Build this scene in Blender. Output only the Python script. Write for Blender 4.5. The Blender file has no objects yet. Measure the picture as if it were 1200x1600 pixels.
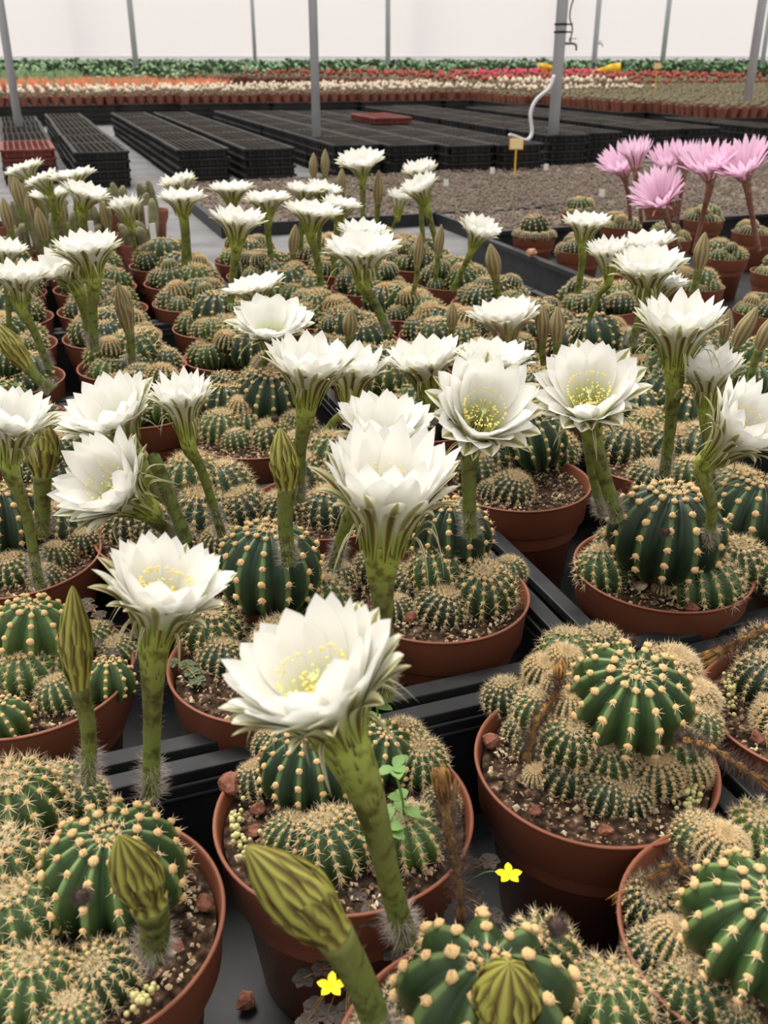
import bpy, math, random
from mathutils import Vector, Matrix, Quaternion
from math import sin, cos, pi, radians, sqrt

# ------------------------------------------------------------------ camera, world, light
FPX = 1500.0
PITCH = math.atan(724/1500)
CAMH = .6
SC = bpy.context.scene
COL = SC.collection
cd = bpy.data.cameras.new('camera'); cam = bpy.data.objects.new('camera', cd); COL.objects.link(cam)
cam.location = (0, 0, CAMH); cam.rotation_euler = (pi/2 - PITCH, 0, 0)
cd.sensor_fit = 'VERTICAL'; cd.sensor_height = 36; cd.lens = 36*FPX/1600
cd.clip_start = .02; cd.clip_end = 200
cd.dof.use_dof = True; cd.dof.focus_distance = .85; cd.dof.aperture_fstop = cd.lens/2.4
SC.camera = cam
SC.view_settings.view_transform = 'Standard'; SC.view_settings.look = 'None'
SC.view_settings.gamma = 1; SC.view_settings.exposure = 0.46
SC.view_settings.use_curve_mapping = False
W = bpy.data.worlds.new('world'); SC.world = W; W.use_nodes = True
nt = W.node_tree; nt.nodes.clear()
wo = nt.nodes.new('ShaderNodeOutputWorld'); bg = nt.nodes.new('ShaderNodeBackground')
tc = nt.nodes.new('ShaderNodeTexCoord'); sx = nt.nodes.new('ShaderNodeSeparateXYZ'); rp = nt.nodes.new('ShaderNodeValToRGB')
nt.links.new(tc.outputs['Generated'], sx.inputs[0]); nt.links.new(sx.outputs['Z'], rp.inputs[0])
rp.color_ramp.elements[0].position = 0; rp.color_ramp.elements[0].color = (.46, .445, .43, 1)
rp.color_ramp.elements[1].position = .8; rp.color_ramp.elements[1].color = (1.0, .97, .92, 1)
nt.links.new(rp.outputs[0], bg.inputs[0]); nt.links.new(bg.outputs[0], wo.inputs[0])
bg.inputs[1].default_value = 1.0
ld = bpy.data.lights.new('sun', 'SUN'); ld.energy = 2.7; ld.angle = radians(34); ld.color = (1, .95, .87)
sun = bpy.data.objects.new('sun', ld); COL.objects.link(sun)
sun.rotation_euler = (radians(-24), radians(-20), 0)      # from above, behind the plants and a little to the left

# ------------------------------------------------------------------ placing helpers
_c, _s = cos(PITCH), sin(PITCH)
def ray(x, y):
    u = (x-600)/FPX; v = (y-800)/FPX
    return Vector((u, _c - v*_s, -_s - v*_c))
def at_z(x, y, z): d = ray(x, y); return Vector((0, 0, CAMH)) + d*((z-CAMH)/d.z)
def at_y(x, y, Y): d = ray(x, y); return Vector((0, 0, CAMH)) + d*(Y/d.y)
def depth(p): return p.y*_c - (p.z-CAMH)*_s
O0 = Vector((.17, .77, 0)); E1 = Vector((cos(radians(20)), sin(radians(20)), 0)); E2 = Vector((-sin(radians(20)), cos(radians(20)), 0))
def UV(u, v, z=0): return O0 + E1*u + E2*v + Vector((0, 0, z))
ROT = radians(20)

# ------------------------------------------------------------------ materials
MATS = {}
def mat(name, col, rough=.6, spec=.4, build=None):
    m = bpy.data.materials.new(name); m.use_nodes = True
    n = m.node_tree.nodes; l = m.node_tree.links; b = n['Principled BSDF']
    b.inputs['Base Color'].default_value = (*col, 1); b.inputs['Roughness'].default_value = rough
    b.inputs['Specular IOR Level'].default_value = spec
    if build: build(n, l, b)
    MATS[name] = m
    return m
def ramp(n, stops):
    r = n.new('ShaderNodeValToRGB')
    while len(r.color_ramp.elements) < len(stops): r.color_ramp.elements.new(.5)
    for e, (p, c) in zip(r.color_ramp.elements, stops): e.position = p; e.color = (*c, 1)
    return r
def noise(n, l, scale, detail=4, coord='Object'):
    t = n.new('ShaderNodeTexCoord'); x = n.new('ShaderNodeTexNoise'); x.inputs['Scale'].default_value = scale; x.inputs['Detail'].default_value = detail
    l.new(t.outputs[coord], x.inputs['Vector']); return x
def noisy(scale, stops, bump=0, detail=5, bscale=None):
    def f(n, l, b):
        x = noise(n, l, scale, detail); r = ramp(n, stops); l.new(x.outputs['Fac'], r.inputs[0]); l.new(r.outputs[0], b.inputs['Base Color'])
        if bump:
            y = noise(n, l, bscale or scale*2, 6)
            bp = n.new('ShaderNodeBump'); bp.inputs['Strength'].default_value = bump; bp.inputs['Distance'].default_value = .002
            l.new(y.outputs['Fac'], bp.inputs['Height']); l.new(bp.outputs[0], b.inputs['Normal'])
    return f
def uvribs(crest, flank, furrow):
    # u runs across one rib (crest at .5), so the pale crest line is the plant's own colour
    def f(n, l, b):
        uv = n.new('ShaderNodeUVMap'); s = n.new('ShaderNodeSeparateXYZ'); l.new(uv.outputs[0], s.inputs[0])
        a = n.new('ShaderNodeMath'); a.operation = 'SUBTRACT'; a.inputs[1].default_value = .5; l.new(s.outputs[0], a.inputs[0])
        c = n.new('ShaderNodeMath'); c.operation = 'ABSOLUTE'; l.new(a.outputs[0], c.inputs[0])
        r = ramp(n, [(0, crest), (.07, crest), (.14, flank), (.5, furrow)]); l.new(c.outputs[0], r.inputs[0])
        x = noise(n, l, 2.5, 5); mx = n.new('ShaderNodeMixRGB'); mx.blend_type = 'MULTIPLY'; mx.inputs[0].default_value = .75
        r2 = ramp(n, [(.3, (.6, .66, .55)), (.7, (1.25, 1.2, 1.1))]); l.new(x.outputs['Fac'], r2.inputs[0])
        l.new(r.outputs[0], mx.inputs[1]); l.new(r2.outputs[0], mx.inputs[2])
        oi = n.new('ShaderNodeObjectInfo'); h = n.new('ShaderNodeHueSaturation')
        mr = n.new('ShaderNodeMapRange'); mr.inputs['To Min'].default_value = .75; mr.inputs['To Max'].default_value = 1.25
        l.new(oi.outputs['Random'], mr.inputs['Value']); l.new(mr.outputs[0], h.inputs['Value']); l.new(mx.outputs[0], h.inputs['Color'])
        l.new(h.outputs[0], b.inputs['Base Color'])
    return f
mat('cactus_green', (.05, .13, .04), .42, .35, uvribs((.15, .22, .080), (.048, .090, .030), (.020, .046, .016)))
mat('cactus_light', (.1, .2, .05), .42, .35, uvribs((.19, .27, .09), (.070, .122, .036), (.033, .068, .020)))
mat('cactus_dark', (.03, .09, .04), .42, .35, uvribs((.10, .15, .06), (.024, .050, .026), (.011, .027, .014)))
mat('areole', (.78, .56, .29), .95, .05, noisy(60, [(.3, (.48, .28, .12)), (.6, (.76, .53, .27))]))
mat('spine', (.78, .66, .42), .7, .2, noisy(20, [(.3, (.52, .38, .22)), (.65, (.86, .76, .52))]))
mat('hair', (.42, .36, .32), .9, .1)
mat('dark_hair', (.10, .07, .06), .9, .1)
mat('white_hair', (.72, .68, .62), .9, .1)
mat('terracotta', (.36, .12, .06), .45, .35, noisy(9, [(.3, (.215, .070, .038)), (.7, (.29, .102, .056))], .08, 4, 40))
mat('soil', (.06, .04, .03), .95, .1, noisy(160, [(.35, (.018, .012, .009)), (.55, (.07, .043, .028)), (.66, (.16, .10, .065)), (.75, (.5, .38, .27))], .8, 3, 200))
mat('gravel', (.4, .3, .2), .9, .1, noisy(90, [(.32, (.10, .06, .04)), (.50, (.36, .25, .15)), (.66, (.70, .58, .40))]))
mat('lava', (.22, .08, .05), .95, .1, noisy(120, [(.3, (.10, .035, .025)), (.7, (.34, .15, .10))], .9, 6, 150))
mat('granule', (.55, .5, .22), .45, .4, noisy(40, [(.3, (.42, .40, .13)), (.7, (.72, .66, .34))]))
mat('black_plastic', (.012, .013, .016), .5, .28, noisy(30, [(.3, (.010, .011, .013)), (.7, (.026, .027, .03))]))
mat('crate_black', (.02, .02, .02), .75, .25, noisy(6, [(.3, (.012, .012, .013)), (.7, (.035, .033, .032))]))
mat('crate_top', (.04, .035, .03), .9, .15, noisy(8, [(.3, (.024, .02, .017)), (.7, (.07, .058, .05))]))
mat('crate_red', (.30, .05, .035), .7, .3, noisy(6, [(.3, (.12, .025, .02)), (.7, (.22, .055, .042))]))
mat('steel', (.6, .61, .63), .55, .4, noisy(4, [(.3, (.55, .56, .58)), (.7, (.66, .67, .69))]))
mat('brass', (.10, .085, .06), .4, .6)
mat('hose', (.55, .55, .56), .4, .4)
mat('tag_white', (.75, .73, .68), .6)
mat('yellow_plastic', (.85, .50, .03), .5, .3, noisy(5, [(.3, (.8, .44, .02)), (.7, (.9, .58, .05))]))
mat('label_cream', (.85, .68, .38), .5, .3)
mat('blue_sheet', (.10, .18, .55), .6, .3, noisy(4, [(.3, (.08, .14, .46)), (.7, (.16, .26, .66))]))
mat('floor', (.16, .16, .165), .6, .3, noisy(7, [(.25, (.075, .075, .08)), (.5, (.135, .135, .142)), (.75, (.19, .19, .195))], .25, 8, 90))
mat('bed_soil', (.14, .11, .09), .95, .1, noisy(14, [(.3, (.085, .062, .05)), (.55, (.17, .135, .11)), (.75, (.26, .22, .19))], .9, 8, 60))
mat('petal_dry', (.5, .27, .18), .9, .1); mat('yellow_flower', (.9, .78, .02), .5, .2)
mat('dark_clover', (.06, .052, .045), .6, .2, noisy(40, [(.3, (.05, .055, .045)), (.7, (.13, .09, .08))]))
mat('weed_green', (.13, .32, .06), .5, .3, noisy(40, [(.3, (.11, .22, .055)), (.7, (.21, .34, .10))])); mat('weed_dull', (.10, .13, .07), .6, .2)
mat('withered', (.3, .16, .06), .9, .1, noisy(90, [(.3, (.10, .05, .025)), (.55, (.34, .18, .06)), (.75, (.62, .38, .14))], .9, 6, 120))
mat('filament', (.86, .84, .36), .6, .2)
mat('anther', (.92, .74, .24), .8, .1)
mat('pistil', (.7, .78, .4), .6, .2)

def tube_mat(name, low, high, dark):
    def f(n, l, b):
        uv = n.new('ShaderNodeUVMap'); s = n.new('ShaderNodeSeparateXYZ'); l.new(uv.outputs[0], s.inputs[0])
        r = ramp(n, [(0, low), (.45, (low[0]*.85+.02, low[1]*.8, low[2])), (.8, high), (1, high)]); l.new(s.outputs[1], r.inputs[0])
        x = noise(n, l, 110, 5); r2 = ramp(n, [(.36, dark), (.52, (1, 1, 1))]); l.new(x.outputs['Fac'], r2.inputs[0])
        mx = n.new('ShaderNodeMixRGB'); mx.blend_type = 'MULTIPLY'; mx.inputs[0].default_value = .8
        l.new(r.outputs[0], mx.inputs[1]); l.new(r2.outputs[0], mx.inputs[2]); l.new(mx.outputs[0], b.inputs['Base Color'])
    return mat(name, low, .5, .3, f)
tube_mat('tube_green', (.15, .20, .04), (.36, .43, .08), (.30, .21, .14))
tube_mat('tube_pink', (.22, .10, .07), (.42, .25, .16), (.5, .35, .3))
mat('scale_dark', (.13, .10, .035), .7, .2)
mat('scale_pink', (.32, .12, .10), .7, .2)

def petal_mat(name, base, tip, rib, ribw, trans=.34):
    m = bpy.data.materials.new(name); m.use_nodes = True; n = m.node_tree.nodes; l = m.node_tree.links; n.clear()
    o = n.new('ShaderNodeOutputMaterial'); d = n.new('ShaderNodeBsdfPrincipled'); t = n.new('ShaderNodeBsdfTranslucent'); mx = n.new('ShaderNodeMixShader')
    d.inputs['Roughness'].default_value = .55; d.inputs['Specular IOR Level'].default_value = .2
    uv = n.new('ShaderNodeUVMap'); s = n.new('ShaderNodeSeparateXYZ'); l.new(uv.outputs[0], s.inputs[0])
    r = ramp(n, [(0, base), (.15, base), (.5, tip), (1, tip)]); l.new(s.outputs[1], r.inputs[0])
    a = n.new('ShaderNodeMath'); a.operation = 'SUBTRACT'; a.inputs[1].default_value = .5; l.new(s.outputs[0], a.inputs[0])
    c = n.new('ShaderNodeMath'); c.operation = 'ABSOLUTE'; l.new(a.outputs[0], c.inputs[0])
    k = ramp(n, [(0, (1, 1, 1)), (ribw*.5, (.9, .9, .9)), (ribw, (0, 0, 0))]); l.new(c.outputs[0], k.inputs[0])
    g = n.new('ShaderNodeMixRGB'); l.new(k.outputs[0], g.inputs[0]); l.new(r.outputs[0], g.inputs[1]); g.inputs[2].default_value = (*rib, 1)
    col = g.outputs[0]
    l.new(col, d.inputs['Base Color']); l.new(col, t.inputs[0]); mx.inputs[0].default_value = trans
    l.new(d.outputs[0], mx.inputs[1]); l.new(t.outputs[0], mx.inputs[2]); l.new(mx.outputs[0], o.inputs[0])
    MATS[name] = m
WHT = (.92, .91, .875)
petal_mat('petal_white', (.74, .78, .46), WHT, WHT, .02)
petal_mat('petal_outer', (.50, .57, .17), (.86, .86, .74), (.33, .31, .09), .20)
petal_mat('sepal', (.36, .42, .08), (.62, .60, .36), (.15, .095, .03), .26, .2)
petal_mat('bract', (.42, .46, .10), (.66, .62, .36), (.40, .34, .14), .1, .2)
petal_mat('petal_pink', (.86, .60, .74), (.92, .70, .84), (.88, .58, .77), .1)
petal_mat('petal_pink_outer', (.66, .42, .36), (.88, .62, .76), (.74, .42, .54), .15)
petal_mat('sepal_pink', (.42, .24, .14), (.66, .38, .42), (.35, .17, .13), .25, .2)
petal_mat('sepal_dull', (.42, .36, .18), (.66, .52, .40), (.42, .27, .20), .3, .2)

def bud_mat(name, a, b2, c2):
    def f(n, l, b):
        uv = n.new('ShaderNodeUVMap'); s = n.new('ShaderNodeSeparateXYZ'); l.new(uv.outputs[0], s.inputs[0])
        x = noise(n, l, 50, 3)
        m1 = n.new('ShaderNodeMath'); m1.operation = 'MULTIPLY_ADD'; l.new(x.outputs['Fac'], m1.inputs[0]); m1.inputs[1].default_value = .5; l.new(s.outputs[0], m1.inputs[2])
        m2 = n.new('ShaderNodeMath'); m2.operation = 'FRACT'; l.new(m1.outputs[0], m2.inputs[0])
        r = ramp(n, [(0, a), (.28, b2), (.5, b2), (.72, c2), (1, a)]); l.new(m2.outputs[0], r.inputs[0]); l.new(r.outputs[0], b.inputs['Base Color'])
    mat(name, a, .5, .3, f)
bud_mat('bud_green', (.085, .048, .018), (.38, .37, .075), (.20, .17, .035))
bud_mat('bud_brown', (.15, .10, .05), (.34, .28, .13), (.22, .17, .08))

# ------------------------------------------------------------------ mesh helpers
class MB:
    def __init__(s): s.v = []; s.f = []; s.uv = []; s.m = []
    def add(s, vs, fs, uvs=None, mi=0):
        o = len(s.v); s.v.extend(vs)
        for i, f in enumerate(fs):
            s.f.append(tuple(o+k for k in f)); s.m.append(mi)
            s.uv.append(uvs[i] if uvs else None)
    def mesh(s, name, mats, smooth=True, origin=None):
        me = bpy.data.meshes.new(name)
        vs = [(v[0]-origin[0], v[1]-origin[1], v[2]-origin[2]) for v in s.v] if origin is not None else [tuple(v) for v in s.v]
        me.from_pydata(vs, [], s.f)
        if any(u is not None for u in s.uv):
            L = me.uv_layers.new(name='UVMap'); k = 0; flat = []
            for f, u in zip(s.f, s.uv):
                for j in range(len(f)): flat.extend(u[j] if u else (0, 0))
            L.data.foreach_set('uv', flat)
        for m in (mats if isinstance(mats, (list, tuple)) else [mats]): me.materials.append(MATS[m])
        if len(me.materials) > 1: me.polygons.foreach_set('material_index', s.m)
        me.polygons.foreach_set('use_smooth', [smooth]*len(me.polygons))
        me.update(); return me
WP = {}                                # world position of each object's origin
def link(name, me, pos, parent=None):
    o = bpy.data.objects.new(name, me); COL.objects.link(o)
    pos = Vector(pos); WP[o.name] = pos
    if parent: o.parent = parent; o.location = pos - WP[parent.name]
    else: o.location = pos
    return o
def build(mb, name, mats, pos, parent=None, smooth=True):
    return link(name, mb.mesh(name, mats, smooth, pos), pos, parent)
def tag(o, label, cat, group=None, kind=None):
    if label: o['label'] = label
    if cat: o['category'] = cat
    if group: o['group'] = group
    if kind: o['kind'] = kind
    return o
def thing(name, pos, label, cat, group=None): return tag(link(name, None, pos), label, cat, group)

def frame(d):
    d = Vector(d).normalized(); a = Vector((0, 0, 1)) if abs(d.z) < .9 else Vector((1, 0, 0))
    x = d.cross(a).normalized(); return x, x.cross(d).normalized(), d
def catmull(P, n):
    P = [P[0]*2-P[1]] + list(P) + [P[-1]*2-P[-2]]; out = []
    for i in range(1, len(P)-2):
        for k in range(n):
            t = k/n; a, b, c, d = P[i-1:i+3]
            out.append(.5*((2*b)+(c-a)*t+(2*a-5*b+4*c-d)*t*t+(3*b-a-3*c+d)*t**3))
    out.append(P[-2]); return out
def sweep(mb, pts, rad, n=10, vlo=0, vhi=1, mod=None, turns=1, cap=True, mi=0):
    x, y, d = frame(pts[1]-pts[0]); vs = []; N = len(pts); frames = []
    for i, p in enumerate(pts):
        t = (pts[min(i+1, N-1)]-pts[max(i-1, 0)]).normalized()
        x = (x - t*x.dot(t)).normalized(); y = t.cross(x)
        frames.append((p, x.copy(), y.copy(), t))
        for j in range(n):
            a = 2*pi*j/n; r = rad[i]*(mod(a, i/(N-1)) if mod else 1)
            vs.append(p + (x*cos(a)+y*sin(a))*r)
    fs = []; uv = []
    for i in range(N-1):
        v0 = vlo+(vhi-vlo)*i/(N-1); v1 = vlo+(vhi-vlo)*(i+1)/(N-1)
        for j in range(n):
            k = (j+1) % n; fs.append((i*n+j, i*n+k, (i+1)*n+k, (i+1)*n+j))
            uv.append(((turns*j/n, v0), (turns*(j+1)/n, v0), (turns*(j+1)/n, v1), (turns*j/n, v1)))
    if cap:
        fs.append(tuple(range(n-1, -1, -1))); uv.append(((0, vlo),)*n)
        fs.append(tuple((N-1)*n+j for j in range(n))); uv.append(((0, vhi),)*n)
    mb.add(vs, fs, uv, mi); return frames
def sliver(mb, p, q, w, side=None, mi=0):
    d = q-p; s = d.cross(Vector((.3, .5, .8))) if side is None else side
    if s.length < 1e-9: s = Vector((1, 0, 0))
    s = s.normalized()*w; t = d.cross(s).normalized()*w
    mb.add([p+s, p-s*.5+t*.87, p-s*.5-t*.87, q], [(0, 1, 3), (1, 2, 3), (2, 0, 3)], None, mi)
def box(mb, c, s, rot=0, mi=0):
    vs = []
    for z in (-1, 1):
        for X, Y in ((-1, -1), (1, -1), (1, 1), (-1, 1)):
            a = X*s[0]/2; b = Y*s[1]/2
            vs.append(Vector((c[0]+a*cos(rot)-b*sin(rot), c[1]+a*sin(rot)+b*cos(rot), c[2]+z*s[2]/2)))
    mb.add(vs, [(3, 2, 1, 0), (4, 5, 6, 7), (0, 1, 5, 4), (1, 2, 6, 5), (2, 3, 7, 6), (3, 0, 4, 7)], None, mi)
def lathe(mb, prof, n, c=(0, 0, 0), mi=0, close=False):
    vs = []
    for r, z in prof:
        for j in range(n): a = 2*pi*j/n; vs.append(Vector((c[0]+r*cos(a), c[1]+r*sin(a), c[2]+z)))
    fs = [(i*n+j, i*n+(j+1) % n, (i+1)*n+(j+1) % n, (i+1)*n+j) for i in range(len(prof)-1) for j in range(n)]
    if close: fs.append(tuple(range(n-1, -1, -1)))
    mb.add(vs, fs, None, mi)
OCT = ([(1, 0, 0), (-1, 0, 0), (0, 1, 0), (0, -1, 0), (0, 0, 1), (0, 0, -1)], [(0, 2, 4), (2, 1, 4), (1, 3, 4), (3, 0, 4), (2, 0, 5), (1, 2, 5), (3, 1, 5), (0, 3, 5)])
def icos(sub):
    vs = [Vector(v) for v in OCT[0]]; fs = list(OCT[1])
    for _ in range(sub):
        nf = []; cache = {}
        def mid(a, b):
            k = (min(a, b), max(a, b))
            if k not in cache: vs.append(((vs[a]+vs[b])/2).normalized()); cache[k] = len(vs)-1
            return cache[k]
        for a, b, c in fs:
            ab, bc, ca = mid(a, b), mid(b, c), mid(c, a); nf += [(a, ab, ca), (ab, b, bc), (ca, bc, c), (ab, bc, ca)]
        fs = nf
    return vs, fs
ICO = [icos(0), icos(1), icos(2)]
def blob(mb, p, nrm, r, h, sub, rnd, jit=.15, mi=0):
    vs, fs = ICO[sub]; x, y, d = frame(nrm)
    mb.add([p + (x*v.x+y*v.y)*r*(1+rnd.uniform(-jit, jit)) + d*v.z*h*(1+rnd.uniform(-jit, jit)) for v in vs], fs, None, mi)

# ------------------------------------------------------------------ cactus globes (unit radius)
def globe_proto(N, dep, areo_r, per, lod, seed, nsp=8, splen=.3, pointy=.9, phimax=118, tanfuzz=False):
    rnd = random.Random(seed)
    m = 8 if lod == 0 else 4; nu = N*m; nv = 34 if lod == 0 else 14
    ph = [rnd.uniform(0, 6.28) for _ in range(4)]
    def surf(th, phi):
        fr_ = (N*th/(2*pi)) % 1; q = max(0, 1-2*min(fr_, 1-fr_)); q = min(1, q*1.06)**pointy
        dd = dep*min(1, (sin(phi)*2.2)**.8 if phi < pi/2 else 1)
        r = 1 - dd*(1-q) + .02*sin(3*th+ph[0])*sin(phi)
        z = cos(phi); top = -.10*math.exp(-(phi/.22)**2)
        return Vector((r*sin(phi)*cos(th), r*sin(phi)*sin(th), z*(1-.25*dep)*(1-dd*.35*(1-q)) + top))
    vs = []; tops = []
    for i in range(nv+1):
        phi = pi*.86*i/nv + .03
        for j in range(nu): vs.append(surf(2*pi*j/nu, phi))
    fs = []; uv = []
    for i in range(nv):
        for j in range(nu):
            k = (j+1) % nu; fs.append((i*nu+j, (i+1)*nu+j, (i+1)*nu+k, i*nu+k))
            a = ((j+m/2) % m)/m; b = a+1/m; v0 = i/nv; v1 = (i+1)/nv
            uv.append(((a, v0), (a, v1), (b, v1), (b, v0)))
    fs.append(tuple(range(nu))); uv.append(((.5, 0),)*nu)
    body = MB(); body.add(vs, fs, uv)
    ar = MB(); sp = MB()
    for k in range(N):
        th = 2*pi*k/N; off = rnd.uniform(.2, .8)
        phi = .10 + .5*off*per
        while phi < radians(phimax):
            p = surf(th, phi); p2 = surf(th+.02, phi); p3 = surf(th, phi+.03)
            nrm = Vector((sin(phi)*cos(th), sin(phi)*sin(th), cos(phi)))
            fz = areo_r*rnd.uniform(.85, 1.2)*(.62 if phi < .25 else 1)
            blob(ar, p+nrm*fz*.25, nrm, fz, fz*.75, 1 if lod == 0 else 0, rnd, .18)
            x, y, d = frame(nrm); ns = nsp
            for q in range(ns):
                a = 2*pi*(q+rnd.random()*.8)/ns; tl = rnd.uniform(.55, 1.35) if q else .25
                dr = (d*cos(tl) + (x*cos(a)+y*sin(a))*sin(tl))
                b = p + nrm*fz*.4
                sliver(sp, b, b+dr*splen*rnd.uniform(.5, 1.15), areo_r*(.13 if lod == 0 else .26))
            phi += per*rnd.uniform(.85, 1.12)*(.70 if phi < .35 else 1)
    # woolly crown
    for _ in range(7 if lod == 0 else 4):
        a = rnd.uniform(0, 6.28); blob(ar, Vector((.09*cos(a), .09*sin(a), .9-.25*dep*.9)), Vector((0, 0, 1)), areo_r*.7, areo_r*.6, 0, rnd)
    return body, ar, sp
GT = {   # type: ribs, depth, areole radius, spacing, spines, length, material
 'big10': (9, .27, .080, .36, 5, .11, .95, 'cactus_green'),
 'big12': (13, .24, .066, .34, 6, .15, .95, 'cactus_green'),
 'big14': (13, .18, .066, .33, 6, .13, .9, 'cactus_dark'),
 'light': (9, .28, .085, .36, 4, .10, .9, 'cactus_light'),
 'off13': (12, .13, .074, .31, 10, .32, .9, 'cactus_light'),
 'off16': (14, .10, .068, .29, 9, .32, .9, 'cactus_green'),
 'off18': (15, .09, .064, .27, 10, .32, .9, 'cactus_dark'),
 'tan': (16, .06, .092, .20, 11, .34, .9, 'cactus_green'),
}
PROTO = {}
for gi, (k, (N, dep, ar_, per, ns, sl, pt, mt)) in enumerate(GT.items()):
    for lod in (0, 1):
        b, a, s = globe_proto(N, dep, ar_*(1 if lod == 0 else 1.1), per, lod, gi*2+lod+5, ns if lod == 0 else 4, sl*(1 if lod == 0 else .8), pt, 118 if lod == 0 else 100)
        PROTO[k, lod] = (b.mesh('cactus_body', mt), a.mesh('areoles', 'areole'), s.mesh('spines', 'spine', False))
RB = random.Random(11)
def cactus(root, pos, r, kind, lod, zs=.92, tilt=.25, name='cactus_globe', lean=0):
    me = PROTO[kind, lod]
    o = link(name, me[0], pos, root)
    o.rotation_mode = 'XYZ'; q_ = Quaternion((1, 0, 0), lean+RB.uniform(-tilt, tilt)) @ Quaternion((0, 1, 0), RB.uniform(-tilt, tilt)) @ Quaternion((0, 0, 1), RB.uniform(0, 6.28)); o.rotation_euler = q_.to_euler(); o.scale = (r, r, r*zs)
    for nm, m in (('areoles', me[1]), ('spines', me[2])):
        c = bpy.data.objects.new(nm, m); COL.objects.link(c); c.parent = o
    return o

# ------------------------------------------------------------------ pots
def pot_mesh(R, H, n=72):
    mb = MB()
    lathe(mb, [(R*.70, 0), (R*.84, H*.70), (R*.865, H*.715), (R*.93, H*.725), (R*.945, H*.735), (R*.975, H*.97), (R*.988, H*.985), (R, H*.992), (R*.998, H*1.0), (R*.975, H*1.002), (R*.962, H*.985), (R*.90, H*.72), (R*.86, H*.6)], n, close=True)
    return mb.mesh('pot', 'terracotta')
RIMZ = .145; POTB = .0056; POTH = RIMZ-POTB; POTR = .086
POT = pot_mesh(POTR, POTH); POTSMALL = pot_mesh(.062, .105, 40)
def soil_mesh(R, seed, n=20, m=56, chips=0, name='soil'):
    rnd = random.Random(seed); mb = MB(); vs = [Vector((0, 0, .004))]; fs = []
    for i in range(1, n+1):
        for j in range(m):
            r = R*i/n; a = 2*pi*j/m
            vs.append(Vector((r*cos(a), r*sin(a), .004*cos(r/R*1.5)+(rnd.uniform(-.0013, .0013) if i < n else 0))))
    for j in range(m):
        fs.append((0, 1+j, 1+(j+1) % m))
        for i in range(n-1): a = 1+i*m; fs.append((a+j, a+m+j, a+m+(j+1) % m, a+(j+1) % m))
    mb.add(vs, fs); return mb.mesh(name, 'soil')
def chips_mesh(R, seed, cnt=800):
    rnd = random.Random(seed); mb = MB()
    for _ in range(cnt):
        r = R*sqrt(rnd.random())*.97; a = rnd.uniform(0, 6.28); s = rnd.choice([.0007, .0009, .0012, .0018, .0024])
        blob(mb, Vector((r*cos(a), r*sin(a), .0045+s*.3)), Vector((rnd.uniform(-1, 1), rnd.uniform(-1, 1), 1)), s, s*.6, 0, rnd, .4)
    return mb.mesh('gravel', 'gravel', False)
SOILS = [soil_mesh(POTR*.925, i) for i in range(3)]; CHIPS = [chips_mesh(POTR*.9, i+7) for i in range(3)]
SOILSMALL = soil_mesh(.056, 9, 6, 24)
SOILZ = RIMZ - .012
def potted(pos, label, near=True, small=False, zbase=POTB, group=None, name='potted_cactus'):
    p = Vector((pos[0], pos[1], zbase)); t = thing(name, p, label, 'cactus', group)
    o = link('pot', POTSMALL if small else POT, p, t); o.rotation_euler[2] = RB.uniform(0, 6)
    h = (.105 if small else POTH)
    s = link('soil', SOILSMALL if small else RB.choice(SOILS), p+Vector((0, 0, h-.012)), t)
    if near:
        g = link('gravel', RB.choice(CHIPS), p+Vector((0, 0, h-.012)), t); g.rotation_euler[2] = RB.uniform(0, 6); g['kind'] = 'stuff'
    return t

# ------------------------------------------------------------------ flowers
def petal(mb, org, ax, X, Y, ang, prof, wmax, seg=9, cup=.25, tipw=.0, rnd=random, peak=.62, curl=0, mi=0):
    # prof: four control points (axial, radial); the blade follows a Bezier out from the throat
    er = X*cos(ang)+Y*sin(ang); et = ax.cross(er).normalized(); vs = []; uv = []; fs = []
    tw = rnd.uniform(-.25, .25); bend = rnd.uniform(-.08, .08)
    nx = 5
    for i in range(seg+1):
        t = i/seg; b0, b1, b2, b3 = (1-t)**3, 3*t*(1-t)**2, 3*t*t*(1-t), t**3
        s = sum(b*p[0] for b, p in zip((b0, b1, b2, b3), prof)); r = sum(b*p[1] for b, p in zip((b0, b1, b2, b3), prof))
        ds = sum(b*(prof[k+1][0]-prof[k][0]) for k, b in enumerate(((1-t)**2, 2*t*(1-t), t*t)))
        dr = sum(b*(prof[k+1][1]-prof[k][1]) for k, b in enumerate(((1-t)**2, 2*t*(1-t), t*t)))
        L = sqrt(ds*ds+dr*dr)+1e-9; nrm = ax*(dr/L) - er*(ds/L)      # towards the inside of the flower
        if t < peak: w = .22+.78*sin(pi/2*(t/peak))**1.3
        else:
            q = (t-peak)/(1-peak); w = max(.012, (1-q**2.5)**.85*(1-.12*q))
            if q > .9: w *= .45
            if q > .99: w = .012
        w *= wmax
        c = org + ax*s + er*r + et*bend*wmax*t*2
        for j in range(nx):
            a = j/(nx-1)*2-1
            vs.append(c + et*(a*w*cos(tw*t)) + nrm*(cup*w*a*a + a*w*sin(tw*t) + .03*wmax*sin(7*t+a*3)))
        
    for i in range(seg):
        for j in range(nx-1):
            fs.append((i*nx+j, i*nx+j+1, (i+1)*nx+j+1, (i+1)*nx+j))
            u0, u1, v0, v1 = j/(nx-1), (j+1)/(nx-1), i/seg, (i+1)/seg; uv.append(((u0, v0), (u1, v0), (u1, v1), (u0, v1)))
    mb.add(vs, fs, uv, mi)
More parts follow.
